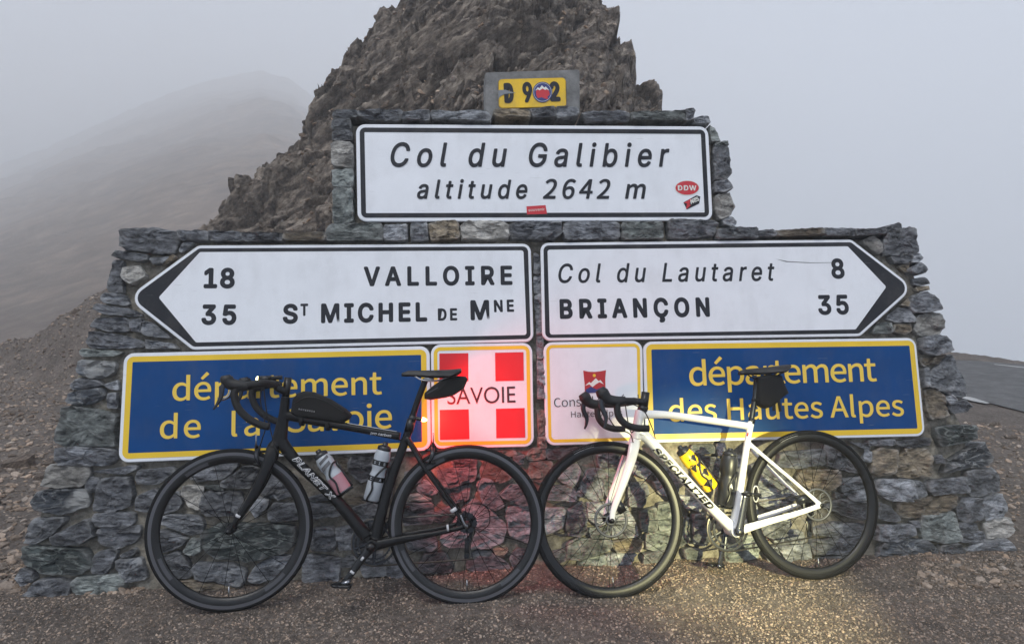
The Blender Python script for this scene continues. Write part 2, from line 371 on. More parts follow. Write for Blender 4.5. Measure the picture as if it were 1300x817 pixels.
def lettering(s, A, B, cap, wv, mat, parent, fnt='inter', bold=.012, sq=.9, shear=0.0, name='lettering', core=False):
    """s set from A to B (ink ends, on the base line, plane metres), capitals cap high, glyphs squeezed by sq, letters spread to fill;
    bold thickens the strokes by laying the letters again a hair's breadth aside"""
    thin = min(0, bold); bold = max(0, bold)
    A, B = np.array(A, float), np.array(B, float); W = np.linalg.norm(B-A); H = cap_h(fnt, thin)
    k = cap/(H+2*bold); r = bold*k; W -= 2*r; sp = 1.0
    if len(s) > 1 and sq:
        w1 = np.ptp(text_geo(s, fnt, thin, 1.0)[0][:, 0]); w2 = np.ptp(text_geo(s, fnt, thin, 2.0)[0][:, 0])
        want = W/(k*sq); sp = 1+(want-w1)/max(1e-6, (w2-w1)); sp = max(.75, min(4, sp))
    v, f = text_geo(s, fnt, thin, sp)
    x = v[:, 0]+shear*v[:, 1]; x = (x-x.min())/max(1e-6, np.ptp(x))*W+r; y = v[:, 1]*k+r
    e = (B-A)/np.linalg.norm(B-A); u = np.array([-e[1], e[0]]); V = []; F = []
    offs = [(0, 0)]+([(math.cos(t)*r, math.sin(t)*r) for t in np.arange(12)*math.pi/6] if r > 0 and not core else [])
    for q, (dx, dy) in enumerate(offs):
        P = A+np.outer(x+dx, e)+np.outer(y+dy, u); o = len(V)
        V += [(p[0], p[1], wv+q*.00003) for p in P]; F += [[i+o for i in g] for g in f]
    return mesh_obj(name, V, F, mat, parent)

# ================================================================== THE LIE OF THE LAND
def crest_table(rows):
    out = []
    for px, py, Y in rows:
        d = ray(px, py); out.append((d[0]/d[1], Y, CAM_H+d[2]/d[1]*Y))
    return np.array(out)
GT = crest_table([(-900, 500, 16), (-300, 462, 12), (-60, 446, 9.6), (0, 434, 9.4), (38, 422, 9.2), (86, 391, 9.0), (108, 377, 9.0), (140, 361, 9.0), (200, 322, 9.6), (260, 296, 10.2), (330, 300, 10.5), (500, 330, 10.5),
                  (900, 470, 11), (1120, 466, 11.2), (1180, 462, 10.9), (1210, 461, 10.4), (1250, 464, 10.0), (1300, 469, 9.4), (1420, 482, 8.6), (1700, 520, 8.0), (2600, 560, 8)])
GK = np.array([.25, .35, .5, .5, .55, .6, .62, .66, .7, .7, .7, .6, .05, .0, .0, .0, 0, 0, 0, 0, 0])
def smax(a, b, k=.12):
    h = np.clip(.5+.5*(a-b)/k, 0, 1); return b*(1-h)+a*h+k*h*(1-h)
def ground_h(x, y):
    x, y = np.asarray(x, float), np.asarray(y, float)
    t = x/np.maximum(y, 1.0); Yc = np.interp(t, GT[:, 0], GT[:, 1]); zc = np.interp(t, GT[:, 0], GT[:, 2]); k = np.interp(t, GT[:, 0], GK)
    right = np.clip((t-.25)/.2, 0, 1); zc = zc*(1-right)
    front = smax(zc-k*(Yc-y), np.zeros_like(x)); back = zc-(.55*(1-right)+.42*right)*(y-Yc)
    h = np.where(y < Yc, front*(y > 3.6)+front*0*(y <= 3.6), np.minimum(back, front))
    h = np.maximum(h, -55-0*h)
    P = np.stack([x, y, np.zeros_like(x)], -1).reshape(-1, 3)
    n = (fbm(P*1.3, 3, 3)*.018+fbm(P*7, 5, 3)*.006).reshape(x.shape)
    rough = np.clip(front*1.5, 0, 1)
    return h+n*(1+4*rough)*np.clip(1.2-right*1.1, .12, 1)
def axis(a, b, dense_a, dense_b, step, grow):
    v = list(np.arange(dense_a, dense_b, step)); s = step; x = dense_b
    while x < b: v.append(x); s *= grow; x += s
    s = step; x = dense_a-step; lo = []
    while x > a: lo.append(x); s *= grow; x -= s
    return np.array([a]+lo[::-1]+v+[b])
gx = axis(-230, 230, -7.5, 8.5, .06, 1.13); gy = axis(-40, 230, 2.0, 11.5, .05, 1.13)
X, Y = np.meshgrid(gx, gy); Z = ground_h(X, Y)
n0, n1 = X.shape; idx = np.arange(n0*n1).reshape(n0, n1)
Fq = np.stack([idx[:-1, :-1], idx[:-1, 1:], idx[1:, 1:], idx[1:, :-1]], -1).reshape(-1, 4)
ground = struct(np_mesh('ground', np.stack([X, Y, Z], -1).reshape(-1, 3), Fq, M['ground'], smooth=True))

# road: a ribbon on the level top of the pass, its far edge where the ground drops away
def ribbon(name, pts_near, pts_far, mat, lift, nseg=60):
    a = np.array([ground_pt(*p)[:2] for p in pts_near]); b = np.array([ground_pt(*p)[:2] for p in pts_far])
    def res(p):
        d = np.r_[0, np.cumsum(np.linalg.norm(np.diff(p, axis=0), axis=1))]; s = np.linspace(0, d[-1], nseg)
        return np.stack([np.interp(s, d, p[:, 0]), np.interp(s, d, p[:, 1])], 1)
    a, b = res(a), res(b); m = 14; V = []; 
    for j in range(m+1):
        q = a*(1-j/m)+b*(j/m); V.append(np.c_[q, ground_h(q[:, 0], q[:, 1])+lift])
    V = np.concatenate(V); i = np.arange((m+1)*nseg).reshape(m+1, nseg)
    F = np.stack([i[:-1, :-1], i[:-1, 1:], i[1:, 1:], i[1:, :-1]], -1).reshape(-1, 4)
    return struct(np_mesh(name, V, F, mat, smooth=True))
ribbon('road', [(1000, 470), (1190, 499), (1240, 512), (1300, 528), (1500, 585), (1800, 650)], [(1000, 461), (1190, 460), (1240, 461.5), (1300, 466.5), (1500, 493), (1800, 530)], M['asphalt'], .012)
ribbon('road_marking', [(1218, 509.5), (1232, 514), (1252, 518)], [(1216, 506.5), (1234, 509.5), (1256, 517)], M['line'], .017, 8)
ribbon('road_edge_line', [(1262, 467.0), (1300, 471.3), (1500, 499)], [(1262, 466.2), (1300, 470.2), (1500, 497.3)], M['line'], .017, 40)

# far hillside in the cloud
HT = crest_table([(-1000, 432, 300), (-500, 380, 459), (-300, 330, 474), (-100, 262, 484), (0, 218, 484), (100, 172, 484), (200, 128, 484), (270, 104, 484), (330, 92, 484), (370, 104, 484), (400, 128, 484), (450, 168, 484), (600, 260, 474), (760, 340, 459)])
ts = np.linspace(HT[0, 0], HT[-1, 0], 420); ss = np.linspace(0, 1.15, 150)
T_, S_ = np.meshgrid(ts, ss); YC = np.interp(T_, HT[:, 0], HT[:, 1]); ZC = np.interp(T_, HT[:, 0], HT[:, 2])
Yy = 22+(YC-22)*S_; Xx = T_*Yy; z0 = -4.5
Zz = np.where(S_ <= 1, z0+(ZC-z0)*S_**1.12, ZC-(S_-1)*60)
P = np.stack([Xx, Yy, Zz], -1).reshape(-1, 3)
Zz = Zz+(fbm(P*.018, 21, 5)*3.5+np.abs(fbm(P*.09, 31, 6))*1.6).reshape(Zz.shape)*np.clip(S_*2+.15, 0, 1)
i = np.arange(Zz.size).reshape(Zz.shape)
struct(np_mesh('hillside', np.stack([Xx, Yy, Zz], -1).reshape(-1, 3), np.stack([i[:-1, :-1], i[:-1, 1:], i[1:, 1:], i[1:, :-1]], -1).reshape(-1, 4), M['hill'], smooth=True))

# ------------------------------------------------------------------ rock outcrop
RT = crest_table([(170, 330, 9.8), (215, 300, 10.2), (255, 272, 10.6), (300, 236, 10.9), (330, 206, 11.2), (365, 172, 11.4), (395, 140, 11.6), (414, 104, 11.8), (436, 74, 12), (460, 48, 12), (480, 22, 12), (500, 6, 12), (520, -16, 12), (560, -60, 12.2),
                  (620, -115, 12.4), (700, -95, 12.4), (755, -35, 12.2), (768, 0, 12), (784, 24, 11.9), (801, 58, 11.8), (803, 84, 11.8), (797, 98, 11.8), (812, 106, 11.9), (834, 120, 12), (840, 142, 12), (856, 220, 11.6), (885, 320, 11), (930, 420, 10.5), (965, 470, 10)])
tt = np.linspace(RT[0, 0], RT[-1, 0], 760); yy = np.concatenate([np.linspace(-7.6, 0, 380), np.linspace(.04, 4.5, 50)])
T_, D_ = np.meshgrid(tt, yy)
YC = np.interp(T_, RT[:, 0], RT[:, 1]); ZC = np.interp(T_, RT[:, 0], RT[:, 2])
Yy = YC+D_; Xx = T_*Yy
K = .92
Zz = np.where(D_ <= 0, ZC+D_*K, ZC-D_*1.1)
Zz = np.where(D_ <= 0, Zz-.35*np.sin(np.clip(-D_/3.2, 0, 1)*math.pi)*0, Zz)
P = np.stack([Xx, Yy, Zz], -1).reshape(-1, 3)
def rot_y(P, a):
    c, s = math.cos(a), math.sin(a); return np.stack([P[:, 0]*c-P[:, 2]*s, P[:, 1], P[:, 0]*s+P[:, 2]*c], 1)
def ridged(P, s_, o=3):
    """sharp creased noise: planes meeting in edges, as broken rock does"""
    a, r_, wgt = 1.0, 0, 1.0
    for k in range(o):
        n_ = 1-np.abs(vnoise(P*2**k+k*7.3, s_+k*13)); n_ = n_*n_; r_ = r_+a*n_*wgt; wgt = np.clip(n_*1.4, 0, 1); a *= .5
    return r_-.75
def facet(P, s_, tilt):
    """every cell of rock is a flat face with its own lean"""
    a, b_, g, c = cells(P, s_); d = P-c
    return (a-.5)+tilt*((b_-.5)*d[:, 0]*2+((a*7.3) % 1-.5)*d[:, 2]*2+((b_*5.1) % 1-.5)*d[:, 1]*2), g
def rock_disp(P):
    wob = np.stack([vnoise(P*.9, 51), vnoise(P*.9, 52), vnoise(P*.9, 53)], 1)*.22
    Q = rot_y(P, R(-38))+wob
    right = np.clip((P[:, 0]-.35)/.7, 0, 1)*np.clip((P[:, 2]-2.6)/.8, 0, 1)          # the clean slabs high on the right
    f1, g1 = facet(Q*np.array([.55, .6, 1.5]), 61, 1.1)
    f2, g2 = facet(Q*np.array([1.5, 1.8, 4.6]), 71, 1.2)
    f3, g3 = facet(Q*np.array([3.6, 4.2, 12.0]), 81, 1.2)
    d = f1*.26+f2*.15*(1-.45*right)+f3*.055*(1-.55*right)
    d += ridged(Q*np.array([.8, .8, 2.6]), 131, 4)*.13+fbm(Q*np.array([6, 7, 22]), 91, 4)*.020
    d -= .09*np.exp(-(g1/.035)**2)+.045*np.exp(-(g2/.05)**2)*(1-.4*right)+.02*np.exp(-(g3/.07)**2)
    return d-.02
nrm = np.array([0, -.68, .73])
disp = rock_disp(P)
# the silhouette leans out sideways too, so blocks overhang
P2 = P+disp[:, None]*nrm+np.stack([vnoise(P*2.3, 95)*.10+(disp*.14*np.sign(P[:, 0]+.6)), np.zeros(len(P)), np.zeros(len(P))], 1)
i = np.arange(Zz.size).reshape(Zz.shape)
outcrop = np_mesh('rock_outcrop', P2, np.stack([i[:-1, :-1], i[:-1, 1:], i[1:, 1:], i[1:, :-1]], -1).reshape(-1, 4), M['rock'])
tag(outcrop, 'jagged brown rock outcrop rising into the cloud behind the stone wall', 'rock outcrop')

ICO_V, ICO_F = None, None
def ico():
    global ICO_V, ICO_F
    if ICO_V is None:
        b = bmesh.new(); bmesh.ops.create_icosphere(b, subdivisions=1, radius=1)
        ICO_V = np.array([v.co[:] for v in b.verts]); ICO_F = np.array([[v.index for v in f.verts] for f in b.faces]); b.free()
    return ICO_V, ICO_F
def scatter(name, pos, size, flat, tones, mat, parent=None, sink=.25, tilt=.5, yaw=None):
    v, f = ico(); n = len(pos); m = len(v)
    V = np.repeat(v[None], n, 0)*(1+.55*(rng.random((n, m, 1))-.5))
    V = np.sign(V)*np.abs(V)**.75                                     # boxier: broken, not rolled
    V *= size[:, None, None]*np.stack([1+.5*rng.random(n), .7+.4*rng.random(n), flat*(.7+.6*rng.random(n))], 1)[:, None, :]
    a = rng.random(n)*6.283 if yaw is None else yaw; tx = (rng.random(n)-.5)*2*tilt; ty = (rng.random(n)-.5)*2*tilt
    ca, sa, cx, sx, cy, sy = np.cos(a), np.sin(a), np.cos(tx), np.sin(tx), np.cos(ty), np.sin(ty)
    x, y, z = V[..., 0], V[..., 1], V[..., 2]
    y, z = y*cx[:, None]-z*sx[:, None], y*sx[:, None]+z*cx[:, None]
    x, z = x*cy[:, None]+z*sy[:, None], -x*sy[:, None]+z*cy[:, None]
    x, y = x*ca[:, None]-y*sa[:, None], x*sa[:, None]+y*ca[:, None]
    V = np.stack([x, y, z], -1)+pos[:, None, :]; V[..., 2] += (size*flat*(1-sink*2)*.5)[:, None]
    F = (f[None]+np.arange(n)[:, None, None]*m).reshape(-1, 3)
    return np_mesh(name, V.reshape(-1, 3), F, mat, parent, tone=np.repeat(tones, m, 0))
def tones(n, lo=.35, hi=1.0, warm=.10):
    b = lo+(hi-lo)*rng.random(n)**1.4; w_ = (rng.random(n)-.3)*warm
    return np.clip(np.stack([b*(1+w_), b, b*(1-w_)], 1), 0, 1)

# rubble lying in the cracks of the outcrop, and the larger slabs as pieces of their own
sel = rng.choice(len(P2), 5000); sel = sel[P2[sel, 2] > .3]
ps = P2[sel]; sz = .012+.045*rng.random(len(ps))**3
rub = scatter('rubble', ps, sz, .45, tones(len(ps), .3, .95, .25), M['rubble'], outcrop, sink=.3, tilt=.8); rub['kind'] = 'stuff'
v, f = ico(); slabs = []
for k in range(9):
    b = bmesh.new(); bmesh.ops.create_cube(b, size=1.0)
    bmesh.ops.scale(b, vec=(1, .75, .42), verts=b.verts)
    for q in range(5):                                               # cleave corners off with random planes
        nn = Vector((random.uniform(-1, 1), random.uniform(-1, 1), random.uniform(-.8, .8))).normalized()
        g = bmesh.ops.bisect_plane(b, geom=b.verts[:]+b.edges[:]+b.faces[:], plane_co=nn*random.uniform(.30, .42), plane_no=nn, clear_outer=True)
        ed = [e for e in g['geom_cut'] if isinstance(e, bmesh.types.BMEdge)]
        if ed: bmesh.ops.contextual_create(b, geom=ed)
    bmesh.ops.recalc_face_normals(b, faces=b.faces)
    me = bpy.data.meshes.new('rock_slab'); b.to_mesh(me); b.free(); me.materials.append(M['slab']); slabs.append(me)
cand = rng.choice(len(P2), 6000); cnt = 0
for c in cand:
    p = P2[c]
    d_ = p-EYE; zz = d_@CF; py = 408.5-F_PX*(d_@CU)/zz; px = 650+F_PX*(d_@CR)/zz
    if p[2] < .4 or py > 300 or py < -40 or disp[c] < .02 or abs(Yy.ravel()[c]-YC.ravel()[c]) < .25 and py < 20: continue
    if D_.ravel()[c] > 0: continue
    if 610 < px < 740 and 75 < py < 160: continue
    s_ = .10+.22*random.random()**2.2
    o = bpy.data.objects.new('rock_slab', slabs[cnt % 9]); C.objects.link(o); o.parent = outcrop
    o.location = Vector(p)-Vector(nrm)*s_*.42
    o.rotation_euler = (R(random.gauss(8, 22)), R(-38+random.gauss(0, 12)), R(random.gauss(0, 35)))
    o.scale = (s_*random.uniform(.8, 1.6), s_*random.uniform(.7, 1.2), s_*random.uniform(.5, 1.1)); cnt += 1
    if cnt >= 40: break

# ------------------------------------------------------------------ gravel and scree
def field(n, x0, x1, y0, y1, pw=1.0):
    x = x0+(x1-x0)*rng.random(n); y = y0+(y1-y0)*rng.random(n)**pw
    keep = np.abs(x)/y < .95; x, y = x[keep], y[keep]
    return np.stack([x, y, ground_h(x, y)], 1)
g1 = field(64000, -2.8, 2.8, 2.3, 3.38)
gs = .0015+.0045*rng.random(len(g1))**2.6
tag(scatter('gravel', g1, gs, .6, tones(len(g1), .35, .95, .12), M['pebble'], sink=.2), 'fine grey brown gravel covering the ground in front of the stone wall', 'gravel', kind='stuff')
g2 = field(80000, -9, 9, 3.0, 10.0, 1.5)
t_ = g2[:, 0]/g2[:, 1]; keep = ~((t_ > -.54) & (t_ < .60) ) & ~((t_ > .3) & (g2[:, 1] > 6.1-(t_-.6)*2.0)); g2 = g2[keep]
left = (g2[:, 0] < 0); s2 = np.where(left, .006+.022*rng.random(len(g2))**3.6, .005+.016*rng.random(len(g2))**4.0)
tag(scatter('scree', g2, s2, .5, tones(len(g2), .35, .95, .16), M['pebble'], sink=.2), 'broken stones lying thickly over the slopes left and right of the wall', 'scree', kind='stuff')

for (px, py, s_, lab) in [(22, 590, .15, 'broad grey rock lying low in the scree left of the wall'), (52, 607, .085, 'small dark slate rock leaning against the lower left wall edge'),
                          (62, 590, .07, 'thin rusty slab tilted in the scree above the dark rock'), (97, 396, .10, 'pale rock standing on the crest of the gravel bank'),
                          (1262, 540, .06, 'reddish flat stone on the gravel near the road'), (1283, 556, .05, 'small dark stone at the right edge of the gravel')]:
    d_ = ray(px, py); tq = np.linspace(2, 12, 1500); q = EYE+d_[None]*tq[:, None]/d_[1]; hh = ground_h(q[:, 0], q[:, 1])
    k = np.argmax(q[:, 2] < hh) if (q[:, 2] < hh).any() else 1000; p = q[k]
    o = bpy.data.objects.new('loose_rock', slabs[int(px) % 9]); C.objects.link(o); tag(o, lab, 'rock', 'loose rocks lying beside the wall')
    o.location = (p[0], p[1], hh[k]+s_*.1); o.scale = (s_*1.6, s_*1.2, s_*1.1); o.rotation_euler = (R(8), R(-10), R(px*7 % 60-30))

# ================================================================== STONE WALL
wall = empty('stone_wall', 'stepped dry grey slate and mortar wall carrying the pass signs', 'wall', mw=Matrix.Translation(Vector(WALLP.o)))
wall_m = wall.matrix_world.inverted() @ WALLP.mat()
def wallpart(o): o.parent = wall; o.matrix_local = wall_m; return o
def edge_at(tab, v):
    return np.interp(v, tab[:, 1], tab[:, 0])
def edges(pts):
    a = np.array([WALLP.uv(*p) for p in pts]); return a[np.argsort(a[:, 1])]
LOW_L = edges([(22, 800), (30, 770), (42, 690), (66, 600), (84, 560), (90, 500), (106, 450), (132, 385), (150, 330), (164, 303)])
LOW_R = edges([(1284, 765), (1282, 740), (1268, 660), (1238, 590), (1214, 520), (1196, 460), (1182, 400), (1158, 340), (1142, 303)])
UP_L = edges([(420, 296), (426, 200), (428, 158)]); UP_R = edges([(922, 296), (918, 240), (908, 190), (897, 160), (895, 156)])
def core(name, L, Rr, nu, nv, depth, base=-.015):
    v0, v1 = max(L[0, 1], Rr[0, 1])-.08, min(L[-1, 1], Rr[-1, 1]); V = []; F = []
    vs = np.linspace(v0, v1, nv); us = np.linspace(0, 1, nu)
    U, Vv = np.meshgrid(us, vs); lo = edge_at(L, Vv); hi = edge_at(Rr, Vv); U = lo+(hi-lo)*U
    Q = np.stack([U, Vv, np.zeros_like(U)], -1).reshape(-1, 3)
    W = (base+fbm(Q*9, 111, 4)*.010+fbm(Q*38, 121, 3)*.004).reshape(U.shape)
    V = np.stack([U, Vv, W], -1).reshape(-1, 3); i = np.arange(U.size).reshape(U.shape)
    F = [list(x) for x in np.stack([i[:-1, :-1], i[:-1, 1:], i[1:, 1:], i[1:, :-1]], -1).reshape(-1, 4)]
    n = len(V); bl = [(lo[k, 0]+.06, vs[k], -depth) for k in range(nv)]; br = [(hi[k, 0]-.06, vs[k], -depth) for k in range(nv)]
    V = [tuple(x) for x in V]+bl+br
    for k in range(nv-1):
        F.append([int(i[k, 0]), int(i[k+1, 0]), n+k+1, n+k]); F.append([int(i[k, -1]), n+nv+k, n+nv+k+1, int(i[k+1, -1])])
        F.append([n+k, n+k+1, n+nv+k+1, n+nv+k])
    F.append([int(q) for q in i[-1]]+[n+nv+nv-1, n+nv-1])
    return wallpart(mesh_obj(name, V, F, M['mortar'], smooth=True))
core('mortar_bed', LOW_L, LOW_R, 420, 190, .62)
core('mortar_bed', UP_L, UP_R, 90, 40, .45)

def chaikin(P):
    Q = np.roll(P, -1, 0); return np.stack([P*.95+Q*.05, P*.05+Q*.95], 1).reshape(-1, 2)
STN = 0
def stone(poly, kind, proud=None, back=.11, grow=.0062):
    """one stone laid in the face of the wall; poly in wall plane metres"""
    global STN
    STN += 1
    P = ccw(poly); c0 = P.mean(0); rr_ = np.linalg.norm(P-c0, axis=1)[:, None]; P = c0+(P-c0)*(1+grow/rr_); P = chaikin(P)
    d = np.linalg.norm(np.roll(P, -1, 0)-P, axis=1); per = d.sum(); n = int(np.clip(per/.017, 16, 44))
    s = np.r_[0, np.cumsum(d)]; q = np.linspace(0, per, n, endpoint=False); PP = np.r_[P, P[:1]]
    B = np.stack([np.interp(q, s, PP[:, 0]), np.interp(q, s, PP[:, 1])], 1); c = B.mean(0)
    size = math.sqrt(max(1e-6, .5*abs(np.sum(B[:, 0]*np.roll(B[:, 1], -1)-np.roll(B[:, 0], -1)*B[:, 1]))))
    r = (B-c); B = c+r*(1+rng.normal(0, .015, (n, 1)))
    if proud is None: proud = .002+.016*random.random()
    tu, tv = random.gauss(0, .06), random.gauss(0, .10)
    V = []; lv = [(1.0, -back), (1.01, -.006), (1.0, .80), (.965, 1.0), (.80, 1.0), (.66, 1.05), (.50, 1.05), (.34, 1.08), (.17, 1.08)]
    for k, (sc, hz) in enumerate(lv):
        q2 = c+(B-c)*sc
        if k > 1: q2 = q2+rng.normal(0, size*.012, q2.shape)
        if k < 2: z = np.full(n, hz if k == 0 else -.004)
        else:
            rel = q2-c; z = (.014+proud)*hz+rel[:, 0]*tu+rel[:, 1]*tv
            ph = random.random()*100
            Q = np.c_[q2*np.array([13, 24]), np.full(n, STN*3.1)]
            a, _, _, _ = cells(Q, 7); a2_, _, _, _ = cells(Q*np.array([2.6, 2.6, 1]), 17); z = z+(a-.5)*.018+(a2_-.5)*.008+vnoise(Q*4, 9)*.002
            z = np.maximum(z, -.002 if k == 2 else .001)
        V.append(np.c_[q2, z])
    V.append(np.array([[c[0], c[1], V[-1][:, 2].mean()]])); V = np.concatenate(V); F = []
    for k in range(len(lv)-1):
        for j in range(n):
            a, b = k*n+j, k*n+(j+1) % n; F.append([a, b, b+n, a+n])
    L0 = (len(lv)-1)*n; cc = len(V)-1
    F += [[L0+j, L0+(j+1) % n, cc] for j in range(n)]; F.append(list(range(n))[::-1])
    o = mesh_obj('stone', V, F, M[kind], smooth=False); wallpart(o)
    return o
def tile(x0, y0, sc, txt, **kw):
    for row in txt.strip().split('\n'):
        parts = row.split(); k = parts[0]; pts = [tuple(map(float, p.split(','))) for p in parts[1:]]
        stone([WALLP.uv(x0+a/sc, y0+b/sc) for a, b in pts], k, **kw)

tile(30, 560, 4.085, '''l 105,225 145,120 345,125 355,160 330,225 200,235
d 345,185 405,190 395,245 365,260 340,235
d 350,155 595,120 600,140 540,165 400,160
w 65,310 90,260 150,250 330,245 350,290 330,335 200,375 70,345
d 375,320 420,190 555,185 570,280 555,330 450,365 385,350
d 375,380 390,370 575,365 580,410 560,432 385,435
m 15,520 60,400 220,390 225,410 150,480 75,525
d 145,495 350,395 370,420 375,485 300,525 160,535
d 395,460 425,445 610,435 600,490 570,525 480,545 405,525
v 5,600 15,545 90,540 330,555 365,610 370,650 290,685 100,675 20,630
d 370,610 390,575 490,550 490,580 455,650 430,678 370,675
m 490,610 620,600 640,710 530,720 490,650
d 0,800 60,740 90,715 200,708 262,725 240,800 200,817 60,812
g 262,735 290,700 500,685 528,710 528,750 480,790 300,797 262,770
d 590,190 610,150 780,130 800,150 700,215 600,215
d 580,350 600,280 690,245 720,270 700,330 640,360
d 5,650 50,680 60,715 0,740 -25,700
d 520,580 580,550 590,570 560,592 525,590''')
tile(180, 560, 4.085, '''d 250,180 280,150 420,105 500,115 470,160 420,190 300,205
d 415,215 540,130 620,130 640,200 560,235 430,235
l 215,270 225,230 330,230 300,350 250,330
g 335,225 430,222 425,250 340,240
d 310,330 335,260 510,260 530,330 500,385 340,380
d 100,340 120,290 200,255 210,330 190,350 120,370
m 95,400 150,375 300,385 325,420 310,470 250,480 130,430
d 85,460 140,460 240,500 220,530 150,560 85,565
g 225,570 260,505 310,505 310,560 280,580
v 305,520 335,460 430,425 700,425 800,440 790,530 740,570 560,610 400,600 320,560
d 100,600 190,570 230,600 270,680 240,705 130,690
m 265,650 290,625 480,630 540,660 540,700 520,745 300,710
m 550,720 600,640 700,590 800,590 810,640 720,700 600,730
b 170,720 260,715 520,750 450,790 220,780
d 620,250 700,170 750,200 740,260 700,290 640,280
m 560,330 600,290 660,300 650,340 600,390
d 660,360 690,320 817,320 817,400 700,405 665,400''')
tile(340, 560, 4.085, '''b 350,110 370,80 420,90 415,150 370,150
d 420,110 440,80 540,80 540,190 480,210 430,160
d 0,160 60,120 150,190 150,270 60,300 0,250
d 195,310 360,330 380,380 200,400
d 230,560 240,450 345,445 355,530 340,560
m 355,450 440,440 450,500 440,550 375,555
d 190,600 220,585 375,600 370,720 190,720
m 380,610 430,590 480,600 440,640 385,650
m 480,640 610,620 615,690 500,695
d 620,610 700,600 700,720 620,690
b 390,280 500,280 510,330 400,320
d 440,340 560,310 600,350 560,440 470,430
d 560,90 660,80 650,180 570,190
m 450,590 590,570 600,610 470,625
d 455,450 560,455 560,560 460,570
d 210,290 330,260 380,300 240,305
m 560,200 650,200 640,290 560,300''')
tile(500, 560, 4.085, '''d 230,150 300,140 430,135 420,195 280,240 240,200
m 120,235 160,200 235,250 200,275 140,265
l 75,275 130,270 200,300 80,305
d 50,320 200,315 205,420 50,430
m 210,370 300,330 310,360 240,420 210,400
r 435,180 470,100 560,95 600,130 610,190 540,210 480,200
d 430,220 460,195 510,200 540,280 570,330 520,350 460,310
m 240,510 380,320 420,300 480,340 580,430 560,520 480,545 280,540
d 545,275 600,225 680,225 690,325 640,320 570,290
m 580,345 690,330 780,350 770,430 780,500 700,520 600,480
b 510,540 570,530 590,560 560,590 530,580
d 600,600 640,555 690,560 660,640 620,655
d 130,650 160,580 260,570 310,640 300,670 160,675
m 380,590 440,560 500,570 600,640 590,665 420,670 380,650
d 60,500 200,480 230,530 200,560 80,560
r 690,60 720,35 780,40 780,90 710,95 690,85
r 700,110 817,100 817,190 760,210 700,190
m 620,80 670,70 665,120 630,110
d 300,90 430,85 420,130 310,125
d 60,160 150,140 140,200 60,250
d 240,260 400,215 380,300 300,320
r 500,50 620,45 640,70 520,85''')
tile(660, 550, 4.085, '''r 105,30 130,20 132,70 100,70
d 135,80 290,70 300,90 220,130 140,130
m 190,220 230,170 300,160 310,200 280,270 220,250
d 120,330 135,275 260,265 290,310 280,350 140,340
d 290,320 350,190 420,180 450,210 430,320 400,350 320,320
d 240,480 250,400 320,350 345,400 340,500 310,530 250,520
g 430,190 540,180 560,260 470,340 440,310
m 350,360 450,355 460,450 400,470 350,430
m 560,260 650,250 660,300 640,370 560,370
b 470,560 560,540 640,560 620,610 500,610
g 250,560 310,545 470,550 460,600 300,650 240,640
g 620,400 700,380 705,480 690,510 620,490
g 715,360 800,350 810,480 720,500 710,430
g 650,520 710,500 800,500 790,570 720,600 650,590
m 640,620 740,600 740,640 700,720 640,690
m 690,250 800,240 800,330 720,310
m 570,110 660,130 700,200 650,230 580,200
m 450,620 600,620 560,690 460,690
d 400,110 540,90 530,170 410,175
d 680,180 760,180 817,250 817,330 740,300
m 470,480 600,470 600,530 480,540
g 360,490 460,480 460,535 365,535
m 480,380 550,380 590,460 480,465
m 120,390 230,385 220,480 130,520
d 230,600 240,650 150,690 120,620
g 300,660 440,625 440,700 310,700''')
tile(820, 540, 4.085, '''g 230,100 340,95 350,140 270,145 235,125
d 360,95 400,90 400,150 365,150
d 250,150 380,170 390,300 300,220 230,180
g 150,480 215,470 220,580 180,620 150,600
m 160,360 230,370 290,400 270,440 200,420
g 185,640 230,630 285,640 280,690 200,680
m 560,300 600,260 760,350 640,430 580,400
d 540,210 600,180 640,230 600,290 550,290
d 650,370 760,345 780,370 700,410
g 400,610 480,620 490,700 400,690
m 570,480 700,470 740,500 700,600 600,560
d 240,460 290,450 330,560 310,620 240,600
d 420,300 480,290 480,420 420,410
g 500,570 580,580 580,680 500,690
m 490,430 560,400 580,470 500,480
d 400,160 480,150 490,270 410,280''')
tile(960, 540, 4.085, '''m 105,190 120,140 340,120 345,200 200,215 110,210
d 350,100 480,110 560,260 440,225 355,205
m 590,95 500,90 470,80 585,130 580,190 540,170
b 580,240 600,140 640,115 730,130 720,180 700,240 640,255
b 200,260 230,225 410,230 420,290 380,330 280,330 210,290
m 425,330 440,280 540,260 580,380 480,380
d 350,420 420,380 570,400 580,480 470,470
m 610,300 630,275 800,280 817,390 680,380 620,350
d 625,480 640,400 690,420 735,480 700,490
d 615,590 625,510 800,510 817,560 720,590
m 290,530 400,500 560,510 560,560 400,570 290,560
d 280,590 400,580 560,570 520,660 290,665
m 100,620 270,610 280,710 150,710
m 60,540 220,540 250,600 100,610
m 300,680 500,670 420,730 300,740
d 80,390 190,350 200,375 90,415
m 20,220 90,200 180,300 120,330 30,280
d 400,340 560,390 480,400 400,370
m 20,640 90,620 130,720 60,700''')
